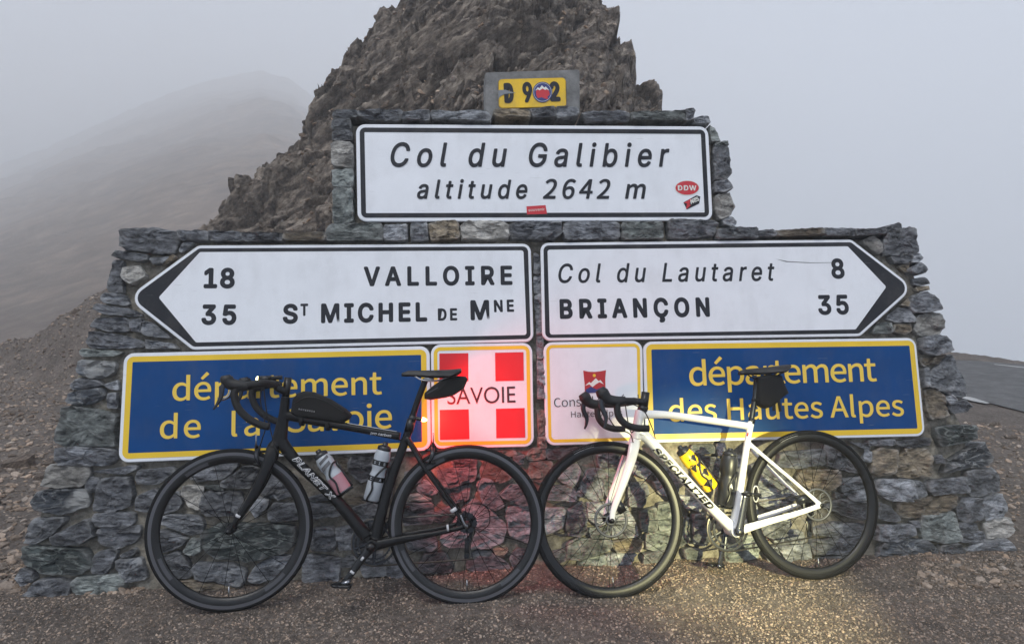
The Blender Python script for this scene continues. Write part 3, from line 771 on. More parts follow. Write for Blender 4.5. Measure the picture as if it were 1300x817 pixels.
tile(1100, 540, 4.085, '''b 110,235 195,140 185,120 310,125 335,160 325,260 170,265
d 0,75 130,70 140,100 0,105
d 140,80 250,70 310,60 320,100 230,112 150,108
m 255,300 150,270 270,290 305,310 300,355 240,375
d 300,300 320,285 500,262 512,320 505,340 330,355 305,335
v 350,60 355,10 420,0 560,0 560,60 500,85 370,105
w 385,240 425,170 560,100 590,85 635,175 600,205 500,215 420,240
m 505,235 640,220 680,290 680,340 620,355 540,365 510,300
b 160,470 160,390 240,380 400,352 440,360 445,410 400,440 230,475
g 265,500 275,465 400,445 440,450 450,500 480,590 400,600 280,580
d 450,420 480,375 590,375 590,480 520,495 465,480
m 597,370 690,355 710,420 700,462 600,485
l 605,500 700,470 725,480 750,540 720,570 620,585
d 455,520 480,500 560,505 565,540 470,545
d 480,550 590,545 600,590 560,605 485,600
d 220,495 255,490 262,520 240,520
w 40,690 60,610 180,590 300,590 355,640 370,685 290,720 150,700 60,720
d 365,650 380,620 450,605 490,640 480,685 400,690
m 495,660 560,610 700,580 755,640 700,660 560,675
m 375,730 385,695 480,690 620,690 640,720 600,745 430,745
d 630,740 650,700 740,670 800,720 810,785 720,780
d 345,165 380,150 385,190 350,190
m 180,735 350,712 360,735 300,745''')
tile(60, 280, 4.085, '''d 385,60 400,50 560,45 680,60 685,110 660,170 580,170 420,150 390,130
d 350,190 370,160 520,180 530,205 480,215 380,195
m 540,200 640,190 600,222 560,225
d 325,340 345,210 400,215 395,300 405,378 330,365
l 400,290 410,250 480,240 520,290 450,330 420,310
m 290,400 310,380 400,385 430,430 410,442 300,425
d 255,460 270,435 440,460 500,490 460,500 300,485
d 235,550 260,510 420,505 430,560 420,575 330,570
d 205,640 235,575 400,600 510,630 510,655 380,660 240,660
m 505,580 515,525 560,540 650,610 600,605 520,595
b 590,220 650,180 670,190 620,230
d 445,520 500,510 500,580 450,570
m 520,620 660,640 680,665 520,665
m 690,150 720,125 770,120 700,165''', back=.22)
tile(40, 430, 5.106, '''g 330,80 350,65 560,80 600,92 540,112 340,115
w 310,210 330,140 540,150 550,190 510,240 420,255 330,230
d 265,300 320,255 440,270 470,300 400,310 280,330
w 245,410 255,350 330,340 460,320 485,370 400,415 330,425
m 480,300 560,270 575,330 520,320
d 500,440 510,360 560,350 565,450
g 175,640 215,450 250,435 420,460 560,490 545,600 540,690 400,690 230,695 180,670
d 175,780 190,705 300,700 540,710 560,780 500,817 190,810''', back=.22)
tile(220, 270, 4.333, '''d 40,108 200,112 205,160 60,160
d 212,112 380,115 395,165 215,160
d 392,122 608,122 606,162 398,166
b 614,122 845,118 845,160 615,160
g 848,110 870,72 1150,70 1158,160 850,162
m 1164,80 1288,76 1290,160 1164,160''', back=.30, proud=.03)
tile(400, 130, 4.54, '''d 110,75 130,65 246,60 246,100 115,110
d 252,70 500,52 500,100 480,118 330,115 260,95
d 506,75 600,55 658,60 658,118 507,115
m 105,125 130,110 205,115 210,165 105,168
d 110,190 130,172 215,178 218,225 140,240 110,225
l 105,260 120,245 220,250 225,385 110,375 103,330
g 105,400 225,400 222,500 110,492
g 110,520 130,505 222,505 222,680 200,700 110,695''', back=.28, proud=.025)
tile(400, 70, 2.3214, '''m 340,170 500,175 518,190 512,205 345,195
b 525,170 630,168 630,190 530,190
d 635,165 700,163 705,192 640,190
m 707,163 770,163 772,188 710,193
d 780,180 900,175 922,182 918,200 800,205
g 927,178 1083,170 1083,200 930,202
d 1086,170 1110,168 1105,195 1087,200
m 1110,195 1145,190 1155,210 1112,208''', back=.28, proud=.03)
tile(520, 270, 4.0625, '''m 10,65 90,65 95,145 10,150
b 100,60 240,50 258,140 110,148
l 265,75 300,55 470,55 505,75 505,135 400,142 270,140
d 510,70 560,58 770,60 775,110 740,145 520,140
d 785,70 830,55 1060,55 1075,75 1070,140 800,148
g 1085,65 1140,58 1290,60 1295,140 1090,145''', back=.30, proud=.03)
tile(800, 240, 8.125, '''d 375,340 420,330 830,345 870,370 850,490 560,520 380,510
d 872,430 1080,412 1290,410 1290,520 880,530''', back=.30, proud=.03)
tile(920, 290, 5.0, '''d 40,30 290,20 305,58 45,62
b 305,20 590,10 600,50 330,60
d 604,10 800,12 802,55 620,55
d 806,12 1000,15 985,45 808,55''', back=.30, proud=.03)
tile(1080, 270, 5.106, '''d 150,108 200,100 290,72 325,100 300,120 170,150
d 195,190 230,130 370,100 390,120 405,190 435,250 330,275 210,275
l 60,190 130,160 190,200 185,250 160,270 100,220
d 240,290 380,270 390,300 340,330 270,330
m 385,270 440,270 458,295 430,320 388,322
d 360,370 440,325 478,370 460,395 370,400
b 300,350 370,330 360,380 340,385
d 400,430 480,420 495,460 430,475 405,465
b 420,482 495,477 500,500 420,508
d 365,600 400,540 480,515 555,570 560,630 480,645 390,645
m 220,680 300,620 370,630 400,690 380,710 260,710
l 400,760 430,670 500,655 580,655 600,740 560,790 440,795
b 260,770 275,725 370,725 380,770 330,785
g 130,780 160,720 240,710 250,780
b 310,600 360,560 365,605''', back=.24)
tile(1130, 410, 5.106, '''d 180,170 190,100 280,82 350,90 382,140 370,180 280,205 210,195
b 190,230 350,205 300,260 200,280
m 245,410 260,310 350,240 390,210 420,260 470,410 470,470 430,480 330,440
m 200,300 240,290 240,400 210,410
b 220,430 290,430 330,470 360,600 240,620 225,560
d 375,560 390,520 470,495 515,535 500,570 400,580
m 345,490 380,470 410,500 370,525''', back=.24)
tile(840, 130, 4.54, '''g 265,150 300,180 320,235 275,235
g 300,245 360,235 368,258 300,264
d 290,270 370,262 385,420 360,450 295,450
d 295,470 370,455 398,500 350,520 298,520
l 300,550 380,530 405,610 380,660 320,680 300,620
m 340,680 390,670 415,700 400,725 345,710''', back=.26, proud=.02)
tile(640, 290, 2.55, '''d 95,80 115,90 112,150 95,145
m 95,160 118,155 118,205 97,210
m 98,218 118,214 120,262 100,262
d 101,270 120,268 122,338 103,340
d 103,345 124,342 125,420 105,420
m 105,427 128,430 130,545 106,547
r 105,590 130,587 132,670 108,668
r 108,675 132,675 133,708 110,710''')
# flanks of the wall, seen only from the side: courses running back from the edge stones
for tab, sg in ((LOW_L, -1), (LOW_R, 1)):
    v_ = tab[0, 1]+.06
    while v_ < tab[-1, 1]-.06:
        h = random.uniform(.09, .15); w0 = -.24
        while w0 > -.55:
            ln = random.uniform(.12, .2); u0 = edge_at(tab, v_+h/2)-sg*.07*(-w0)/.62
            b = bmesh.new(); bmesh.ops.create_cube(b, size=1); bmesh.ops.bevel(b, geom=b.edges[:], offset=.12, segments=1, affect='EDGES')
            for q in b.verts: q.co += Vector((random.gauss(0, .03), random.gauss(0, .03), random.gauss(0, .03)))
            me = bpy.data.meshes.new('stone'); b.to_mesh(me); b.free(); me.materials.append(M[random.choice('ddmgb')])
            o = bpy.data.objects.new('stone', me); C.objects.link(o); o.parent = wall
            o.matrix_local = wall_m @ Matrix.Translation((u0-sg*.02, v_+h/2, w0-ln/2)) @ Matrix.Diagonal((.12, h*.92, ln*.94, 1))
            w0 -= ln
        v_ += h
# concrete block on top carrying the road number plate
def plane_poly(pl, pts): return [pl.uv(*p) for p in pts]
cb = plane_poly(WALLP, [(615.5, 93), (735.4, 89.2), (735.8, 146.5), (728, 150), (620, 150), (616, 140)])
b = bmesh.new()
CBP = ccw(cb)
ob = prism('concrete_block', CBP, -.16, .012, M['concrete'], None)
bm = bmesh.new(); bm.from_mesh(ob.data); bmesh.ops.bevel(bm, geom=bm.edges[:], offset=.006, segments=2, affect='EDGES'); bm.to_mesh(ob.data); bm.free(); wallpart(ob)
# ================================================================== SIGNS
class Sign:
    def __init__(s, name, label, corners, radii, thick=.022, plane=SIGNP, cat='road sign', off=0.0, group='signs fixed to the stone wall'):
        s.pl = plane; P = ccw(plane_poly(plane, corners)); s.off = off
        c = P.mean(0); low = P[:, 1].min(); o = plane.pt(c[0], low, -thick)
        s.root = empty(name, label, cat, group, mw=Matrix.Translation(Vector(o)))
        s.m = s.root.matrix_world.inverted() @ plane.mat(); s.P = P; s.r = radii; s.t = thick
    def add(s, o, parent=None):
        o.parent = s.root; o.matrix_local = s.m
        if parent is not None:
            o.parent = parent; o.matrix_local = Matrix.Identity(4)
        return o
    def uv(s, px, py): return s.pl.uv(px, py)
    def panel(s, mat='white'):
        Q = rounded(s.P, s.r); ob = prism('panel', Q, -s.t+s.off, s.off, M[mat], None)
        bm = bmesh.new(); bm.from_mesh(ob.data)
        es = [e for e in bm.edges if len(e.link_faces) == 2 and e.calc_face_angle(0) > 1.0]
        bmesh.ops.bevel(bm, geom=es, offset=.003, segments=2, affect='EDGES'); bm.to_mesh(ob.data); bm.free()
        return s.add(ob)
    def band(s, d0, d1, mat, wv=.0012, name='border'):
        o = rounded(inset(s.P, d0), [max(.002, q-d0) for q in s.r]); i = rounded(inset(s.P, d1), [max(.002, q-d1) for q in s.r])
        return s.add(ring_sheet(name, o, i, wv+s.off, M[mat], None))
    def field(s, d, mat, wv=.0008, name='field', r=None):
        i = rounded(inset(s.P, d), [max(.002, q-d) for q in s.r]); return s.add(sheet(name, i, wv+s.off, M[mat], None))
    def poly(s, pts, mat, wv=.002, name='mark', pix=True):
        return s.add(sheet(name, [s.uv(*p) for p in pts] if pix else pts, wv+s.off, M[mat], None))
    def text(s, t, a, b, cap, mat='ink', wv=.0022, **k):
        m = s.uv(a[0], a[1]); cp = np.linalg.norm(s.uv(a[0], a[1]-cap)-m)
        return s.add(lettering(t, m, s.uv(*b), cp, wv+s.off, M[mat], None, **k))
    def bolts(s, pts):
        for p in pts:
            u, v = s.uv(*p); b = bmesh.new(); bmesh.ops.create_cone(b, cap_ends=True, segments=8, radius1=.006, radius2=.004, depth=.004)
            me = bpy.data.meshes.new('bolt'); b.to_mesh(me); b.free(); me.materials.append(M['metal_grey'])
            o = bpy.data.objects.new('bolt', me); C.objects.link(o); s.add(o); o.matrix_local = s.m @ Matrix.Translation((u, v, s.off+.003))

def brackets(s, us):
    lo, hi = s.P[:, 1].min(), s.P[:, 1].max()
    for u in us:
        s.add(prism('mounting_bracket', [(u-.02, lo+.03), (u+.02, lo+.03), (u+.02, hi-.03), (u-.02, hi-.03)], -.075, -s.t-.001, M['metal_grey'], None))

# order of corners after ccw(): handled through equal radii unless an arrow
s = Sign('pass_sign', 'large white sign reading Col du Galibier altitude 2642 m atop the wall', [(451.7, 157.5), (899, 160.5), (905, 279.8), (453.9, 281.1)], [.045]*4)
s.panel(); s.band(.018, .041, 'black'); brackets(s, [s.P[:, 0].mean()-.5, s.P[:, 0].mean()+.5])
s.text('Col du Galibier', (496, 212), (851, 212), 31, bold=.013, sq=.84, shear=.22)
s.text('altitude', (529.5, 252.5), (670, 252.5), 24.5, bold=.014, sq=.84, shear=.22)
s.text('2642 m', (689, 252.5), (820.5, 252.5), 25, bold=.007, sq=.98, shear=.22, fnt='noto')
def oval(cx, cy, rx, ry, n=40, rot=0): return [(cx+rx*math.cos(t)*math.cos(rot)-ry*math.sin(t)*math.sin(rot), cy+rx*math.cos(t)*math.sin(rot)+ry*math.sin(t)*math.cos(rot)) for t in np.linspace(0, 2*math.pi, n, endpoint=False)]
s.poly(oval(872.2, 238.6, 15.6, 9.6), 'stick_pale', .0014, 'sticker'); s.poly(oval(872.2, 238.6, 14.8, 8.8), 'stick_red', .0019, 'sticker')
s.text('DDW', (860.5, 242), (884, 242), 6.6, 'stick_pale', bold=.03, sq=1.1, wv=.0026)
s.poly([(867.5, 257), (884, 248), (889, 249.5), (887.5, 258.5), (872, 266)], 'ink', .0015, 'sticker')
s.poly([(868, 257.5), (877.5, 252), (875, 259.5), (877, 260.5), (870.8, 266), (872, 258.5)], 'stick_red', .0022, 'sticker')
s.text('ARTS', (877, 259.6), (888, 254.5), 5.4, 'stick_pale', bold=.03, sq=1, wv=.003)
s.poly([(668.3, 262), (692.5, 260.5), (694.5, 271.5), (669, 272.3)], 'stick_red', .0019, 'sticker')
s.text('souvenir', (671, 268.6), (691.5, 267.3), 3.6, 'stick_pale', bold=.0, sq=1, wv=.0025)

def arrow(name, label, corners, radii): return Sign(name, label, corners, radii)
s = arrow('direction_sign', 'white arrow sign pointing left to Valloire and St Michel de Mne', [(244, 443.7), (677.5, 433.6), (673.7, 309.2), (251.5, 311.5), (160.5, 377.8)], [.05]*5)
P_ = s.P; tip = int(np.argmin(P_[:, 0])); r_ = [.04]*5; r_[tip] = .06; s.r = r_; s.panel()
def arrow_face(s, inner, tri_pts):
    s.field(.014, 'black', .0008, 'arrow_border')
    s.add(sheet('field', rounded([s.uv(*p) for p in inner], .012), .0018, M['white'], None)); brackets(s, [s.P[:, 0].mean()-.4, s.P[:, 0].mean()+.4])
arrow_face(s, [(201.5, 377.5), (254, 320), (664.5, 317.8), (668.5, 425), (249, 434.5)], None)
s.text('18', (258.5, 366), (298, 366), 26, bold=.034, sq=.95); s.text('35', (255.5, 412.3), (300, 412.3), 26, bold=.034, sq=.95)
s.text('VALLOIRE', (461.8, 363.4), (650.7, 361.7), 25, bold=.03, sq=.9)
s.text('S', (359, 410.8), (378.2, 410.6), 25, bold=.034); s.text('T', (381.5, 401), (391.3, 400.8), 15.6, bold=.03)
s.text('MICHEL', (407.6, 410.2), (542.5, 408), 25, bold=.034, sq=.9); s.text('DE', (556, 407), (580.5, 406.6), 15.6, bold=.03, sq=.85)
s.text('M', (597.5, 406.5), (621.5, 406), 25.5, bold=.034); s.text('NE', (627.3, 396.3), (652.7, 395.6), 15.6, bold=.03, sq=.85)

s = arrow('direction_sign', 'white arrow sign pointing right to Col du Lautaret and Briançon', [(688.7, 432.5), (1092, 426.6), (1160.5, 365), (1081, 304), (686.2, 308.1)], [.04]*5)
tip = int(np.argmax(s.P[:, 0])); r_ = [.04]*5; r_[tip] = .06; s.r = r_; s.panel()
arrow_face(s, [(698, 424.5), (1086, 418), (1125, 364), (1076, 312.7), (695, 317)], None)
s.text('Col du Lautaret', (709, 359.3), (984, 356.4), 24.5, bold=.012, sq=.84, shear=.22)
s.poly([(984, 328.6), (1000, 331.6), (1030, 333.2), (1056, 333), (1056, 333.5), (1028, 334), (998, 332.6)], 'concrete', .0024, 'scratch')
s.text('8', (1055.8, 353.8), (1072.6, 353.6), 25.5, bold=.03)
s.text('BRIANÇON', (710.8, 404.8), (901.3, 402), 25.3, bold=.034, sq=.86); s.text('35', (1039, 399.7), (1078, 399), 25.2, bold=.03, sq=.95)

s = Sign('department_sign', 'blue sign reading département de la Savoie behind the black bicycle', [(157.3, 448.3), (545.4, 439), (547, 571.4), (150, 587)], [.045]*4, cat='sign')
s.panel(); s.band(.016, .042, 'yellow'); s.field(.041, 'blue', .0016); brackets(s, [s.P[:, 0].mean()-.4, s.P[:, 0].mean()+.4])
T = dict(fnt='noto', bold=.0038, mat='letter_yellow', wv=.0034)
s.text('département', (219, 508.5), (485, 500), 30, sq=1.1, **T)
s.text('de', (203, 556.5), (255, 555), 30, sq=1.1, **T); s.text('la', (294, 553.5), (330, 552.3), 30, sq=1.1, **T); s.text('Savoie', (364, 548.5), (498, 543), 31, sq=1.1, **T)

s = Sign('savoie_sign', 'square white sign reading SAVOIE with four red corner blocks', [(547, 437.2), (675.6, 434.8), (678, 566.5), (548.3, 569)], [.045]*4, cat='sign')
s.panel(); s.band(.013, .030, 'yellow'); brackets(s, [s.P[:, 0].mean()])
for q in ([(557.8, 448.5), (594.5, 448), (594.5, 483.5), (558, 484)], [(628.4, 447.5), (664.6, 446.7), (665, 482.7), (629, 483.5)],
          [(558.3, 520), (595, 519.2), (596, 557), (558.5, 558)], [(629.7, 518.5), (666, 517.5), (666.8, 555), (630, 555.8)]): s.poly(q, 'red', name='red_block')
s.text('SAVOIE', (568, 513), (654.5, 510.5), 20.5, 'brown_ink', fnt=None, bold=0, sq=.9)

s = Sign('council_sign', 'square pale sign with red mountain emblem reading Conseil Général Hautes Alpes', [(689.8, 434.3), (815.4, 432.3), (817.7, 561.9), (693, 565.2)], [.045]*4, cat='sign')
s.panel(); s.band(.013, .028, 'yellow'); brackets(s, [s.P[:, 0].mean()])
s.poly([(740.3, 470.0), (747, 471.5), (755, 471.8), (762, 471), (769.2, 469.5), (768.3, 480), (768.5, 490), (769.5, 497), (742.5, 499), (742, 486)], 'crimson', .0018, 'emblem')
s.poly([(742.3, 489.5), (748, 484.5), (750, 486), (756.2, 479.8), (760, 483.5), (762, 482), (766.5, 487.5), (761, 484.8), (757, 487), (752, 491), (748, 487.5)], 'stick_pale', .0026, 'emblem')
s.poly([(742.6, 499), (743.5, 494), (750, 490.5), (757, 494), (764, 491), (768.8, 496), (769.2, 497.2)], 'stick_blue', .0024, 'emblem'); s.poly(oval(754.3, 476.3, 2, 2, 12), 'plate', .0026, 'emblem')
s.text('Conseil Général', (703.5, 516.4), (812, 512.5), 11.2, 'ink', fnt='noto', bold=-.003, sq=1.05)
s.text('Hautes Alpes', (725, 529.5), (790, 527.3), 7.6, 'ink', fnt='noto', bold=-.002, sq=1.1)

s = Sign('department_sign', 'blue sign reading département des Hautes Alpes behind the white bicycle', [(816.6, 433.5), (1162.5, 428.7), (1174.9, 553.2), (820.5, 561.5)], [.045]*4, cat='sign')
s.panel(); s.band(.013, .040, 'yellow'); s.field(.039, 'blue', .0016); brackets(s, [s.P[:, 0].mean()-.4, s.P[:, 0].mean()+.4])
s.text('département', (875.3, 489.5), (1113, 483.5), 31, sq=1.1, **T)
s.text('des Hautes Alpes', (849, 534.8), (1147.5, 527.5), 27.5, sq=1.1, **T)

s = Sign('road_number_plate', 'yellow plate reading D 902 with round sticker on the concrete block', [(632.2, 103.2), (717.3, 100.9), (718.2, 138.3), (632.8, 140.2)], [.02]*4, thick=.006, plane=WALLP, off=.024, cat='sign')
s.panel('plate')
s.text('D', (640, 133.8), (652.2, 133.6), 25.5, 'ink', bold=.04); s.text('9', (663.6, 133), (676, 132.7), 25.5, 'ink', bold=.03); s.text('2', (697.8, 131.8), (711, 131.4), 25, 'ink', bold=.04)
s.poly([(632.3, 117.5), (641, 117), (654, 121), (640, 122.5), (634, 125.5), (632, 130)], 'metal_grey', .0030, 'chipped_enamel')
s.poly(oval(687.9, 120, 12.4, 13, 40), 'stick_blue', .0030, 'round_sticker'); s.poly(oval(687.9, 120, 11.2, 11.8, 40), 'stick_pale', .0032, 'round_sticker'); s.poly(oval(687.9, 120, 10.8, 11.4, 40), 'stick_blue', .0034, 'round_sticker'); s.poly([(679.5, 119), (683, 115), (687, 113), (691, 114), (696, 118.5), (697, 123), (694, 126), (695, 129), (690, 128), (687, 126.5), (682, 127.5), (680, 124)], 'stick_red', .0036, 'round_sticker')
s.poly([(678.5, 118.5), (682, 114), (684, 115.5), (687, 111.5), (690, 114.5), (692, 113), (696.5, 118), (693, 116.5), (691, 117.5), (688, 115.5), (684, 118), (682, 116.5)], 'stick_pale', .0042, 'round_sticker')

# ================================================================== BICYCLES
M['carbon'] = plain('matt_black_carbon', (10, 10, 11), .36, spec=.3, bump=.15, bscale=400)
M['gloss_white'] = plain('pearl_white_paint', (222, 222, 224), .22, coat=.6, var=.03)
M['rubber'] = plain('tyre_rubber', (9, 9, 10), .7, spec=.25, bump=.4, bscale=900, var=.25)
M['rim_black'] = plain('carbon_rim', (12, 12, 13), .4)
M['brake_track'] = plain('alloy_brake_track', (92, 92, 96), .45, .5)
M['alloy'] = plain('brushed_alloy', (150, 152, 156), .32, 1)
M['dark_alloy'] = plain('dark_anodised_alloy', (58, 60, 64), .35, .8)
M['rotor'] = plain('rotor_steel', (96, 97, 100), .5, .7)
M['spoke'] = plain('black_spoke', (13, 13, 14), .35, .6)
M['tape'] = plain('black_bar_tape', (14, 14, 15), .7, bump=.8, bscale=260)
M['hood'] = plain('black_rubber_hood', (15, 15, 16), .55)
M['saddle'] = plain('saddle_black', (16, 16, 18), .5, bump=.3, bscale=300)
M['nylon'] = plain('black_nylon', (12, 12, 12), .78, bump=.9, bscale=700, var=.3)
M['cable'] = plain('black_cable', (16, 16, 17), .4)
M['decal_white'] = plain('decal_white', (206, 206, 208), .4)
M['decal_grey'] = plain('decal_grey', (64, 64, 68), .4)
M['decal_black'] = plain('decal_black', (12, 12, 13), .35)
M['bottle_clear'] = plain('translucent_bottle', (176, 182, 188), .35, trans=.15)
M['bottle_pink'] = plain('bottle_pink', (168, 120, 128), .4)
M['bottle_grey'] = plain('bottle_grey_print', (92, 92, 94), .4)
M['bottle_yellow'] = plain('bottle_yellow', (238, 196, 20), .35)
M['bottle_black'] = plain('bottle_black', (30, 31, 34), .38)
M['lamp_white'] = plain('front_lamp_glow', (255, 250, 200), .4, emis=((1, .90, .45, 1), 4))
M['lamp_red'] = plain('rear_lamp_glow', (255, 70, 40), .4, emis=((1, .10, .03, 1), 40))
M['reflect'] = plain('reflective_tape', (190, 190, 192), .25)
M['crank_grey'] = plain('polished_grey_crank', (84, 86, 92), .22, .8)
M['chain'] = plain('chain_steel', (96, 92, 86), .4, .9)

def catmull(P, n):
    P = np.array(P, float)
    if len(P) < 3: return np.array([P[0]+(P[-1]-P[0])*t for t in np.linspace(0, 1, n)])
    Q = np.r_[[2*P[0]-P[1]], P, [2*P[-1]-P[-2]]]; out = []; m = len(P)-1
    for s_ in np.linspace(0, m, n):
        i = min(int(s_), m-1); t = s_-i; p0, p1, p2, p3 = Q[i], Q[i+1], Q[i+2], Q[i+3]
        out.append(.5*((2*p1)+(-p0+p2)*t+(2*p0-5*p1+4*p2-p3)*t*t+(-p0+3*p1-3*p2+p3)*t**3))
    return np.array(out)
def sweep(path, ra, rb=None, n=24, seg=12, sq=2.0, lat=(0, 1, 0)):
    """tube along a smooth path: ra = half width in the bicycle's plane, rb = half width across it; closed ends"""
    rb = ra if rb is None else rb; Q = catmull(path, n); T = np.gradient(Q, axis=0); T /= np.linalg.norm(T, axis=1)[:, None]+1e-12
    m = len(path); xs = np.linspace(0, m-1, n)
    A = np.interp(xs, np.linspace(0, m-1, len(np.atleast_1d(ra))), np.atleast_1d(ra)); B = np.interp(xs, np.linspace(0, m-1, len(np.atleast_1d(rb))), np.atleast_1d(rb))
    V = []; F = []; lat = np.array(lat, float)
    prev = None
    for k in range(n):
        l = lat-T[k]*(lat@T[k])
        if np.linalg.norm(l) < .25: l = prev if prev is not None else np.cross(T[k], [0, 0, 1.0])
        l = l-T[k]*(l@T[k]); l /= np.linalg.norm(l)
        if prev is not None and l@prev < 0: l = -l
        prev = l; w_ = np.cross(T[k], l)
        for j in range(seg):
            a = 2*math.pi*j/seg; c, s_ = math.cos(a), math.sin(a)
            c = math.copysign(abs(c)**(2/sq), c); s_ = math.copysign(abs(s_)**(2/sq), s_)
            V.append(Q[k]+w_*A[k]*c+l*B[k]*s_)
    for k in range(n-1):
        for j in range(seg): a, b_ = k*seg+j, k*seg+(j+1) % seg; F.append([a, b_, b_+seg, a+seg])
    F.append(list(range(seg))[::-1]); F.append([(n-1)*seg+j for j in range(seg)])
    return V, F
def join(*g):
    V, F = [], []
    for v, f in g:
        o = len(V); V += [tuple(x) for x in v]; F += [[i+o for i in q] for q in f]
    return V, F
def revolve(profile, seg=96, c=(0, 0, 0), closed=True, th0=0, th1=2*math.pi):
    """profile of (radius, y) spun about the y axis"""
    V = []; F = []; m = len(profile); full = abs(th1-th0-2*math.pi) < 1e-6; ns = seg if full else seg+1
    for k in range(ns):
        a = th0+(th1-th0)*k/seg
        for r, y in profile: V.append((c[0]+r*math.cos(a), c[1]+y, c[2]+r*math.sin(a)))
    for k in range(seg):
        k2 = (k+1) % ns if full else k+1
        for j in range(m if closed else m-1): F.append([k*m+j, k*m+(j+1) % m, k2*m+(j+1) % m, k2*m+j])
    return V, F
def cyl(p0, p1, r, seg=14, r1=None):
    return sweep([p0, p1], [r, r if r1 is None else r1], n=2, seg=seg)
def box(c, s, rot=None):
    V = [np.array([x*s[0]/2, y*s[1]/2, z*s[2]/2]) for x in (-1, 1) for y in (-1, 1) for z in (-1, 1)]
    if rot is not None:
        ca, sa = math.cos(rot), math.sin(rot); V = [np.array([v[0]*ca-v[2]*sa, v[1], v[0]*sa+v[2]*ca]) for v in V]
    return [tuple(v+np.array(c)) for v in V], [[0, 1, 3, 2], [4, 6, 7, 5], [0, 4, 5, 1], [2, 3, 7, 6], [0, 2, 6, 4], [1, 5, 7, 3]]
def slabpoly(pts, y0, y1, r=.004):
    """polygon in the bicycle's plane with thickness across it and softened rims"""
    P = ccw(np.array(pts)[:, [0, 2]]); I = inset(P, r); n = len(P); V = []
    for y, Q in ((y0, I), (y0+r, P), (y1-r, P), (y1, I)): V += [(q[0], y, q[1]) for q in Q]
    F = [list(range(n)), list(range(3*n, 4*n))[::-1]]
    for k in range(3):
        for j in range(n): a, b_ = k*n+j, k*n+(j+1) % n; F.append([a, a+n, b_+n, b_])
    return V, F

class Bike:
    def __init__(s, name, label, gx_, gy_, yaw, lean, steer, wb, Rw):
        a = np.array([math.cos(yaw), math.sin(yaw), 0]); n = np.array([-a[1], a[0], 0]); b_ = np.array([0, 0, 1])*math.cos(lean)+n*math.sin(lean)
        s.a, s.b = a, b_; s.y = np.cross(b_, a)           # local x = back, y = towards the wall, z = up
        if s.y[1] < 0: s.y = -s.y
        s.o = np.array([gx_, gy_, .002]); s.Rw = Rw; s.wb = wb; s.steer = steer
        mw = Matrix([[s.a[i], s.y[i], s.b[i], s.o[i]] for i in range(3)]+[[0, 0, 0, 1]])
        s.root = empty(name, label, 'bicycle', 'bicycles leaning against the wall', mw=mw)
        s.rc = np.array([0, 0, Rw]); s.fc = np.array([-wb, 0, Rw])
        s.S = np.eye(3); s.sp = np.zeros(3)
    def L(s, px, py, off=0.0):
        """pixel on the plane 'off' metres on the near side of the bicycle's middle, in local metres"""
        p = hit(px, py, s.o-s.y*off, s.y)-s.o
        return np.array([p@s.a, p@s.y, p@s.b])
    def set_steer(s, top, bot):
        ax = Vector(top-bot).normalized(); Rm = np.array(Matrix.Rotation(s.steer, 3, ax))
        s.S, s.sp = Rm, top
    def st(s, p): return s.S@(np.array(p)-s.sp)+s.sp
    def LS(s, px, py, off=0.0):
        """pixel on the steered plane, returned in unsteered local metres"""
        ys = s.S@np.array([0, 1.0, 0]); yw = s.a*ys[0]+s.y*ys[1]+s.b*ys[2]
        ow = s.o+s.a*s.sp[0]+s.y*s.sp[1]+s.b*s.sp[2]
        p = hit(px, py, ow-yw*off, yw)-s.o; l = np.array([p@s.a, p@s.y, p@s.b])
        return s.S.T@(l-s.sp)+s.sp
    def part(s, name, geo, mat, parent=None, steered=False, smooth=True, label=None):
        V, F = geo
        if steered: V = [tuple(s.st(v)) for v in V]
        o = mesh_obj(name, V, F, M[mat] if isinstance(mat, str) else mat, parent or s.root, smooth=smooth)
        if label: o['label'] = label
        return o
def smooth_union(o, voxel=.0035, it=6):
    md = o.modifiers.new('r', 'REMESH'); md.mode = 'VOXEL'; md.voxel_size = voxel; md.use_smooth_shade = True
    m2 = o.modifiers.new('s', 'SMOOTH'); m2.iterations = it; m2.factor = .5
    bpy.context.view_layer.update(); dg = bpy.context.evaluated_depsgraph_get()
    me = bpy.data.meshes.new_from_object(o.evaluated_get(dg)); o.modifiers.clear(); o.data = me
    me.shade_smooth()

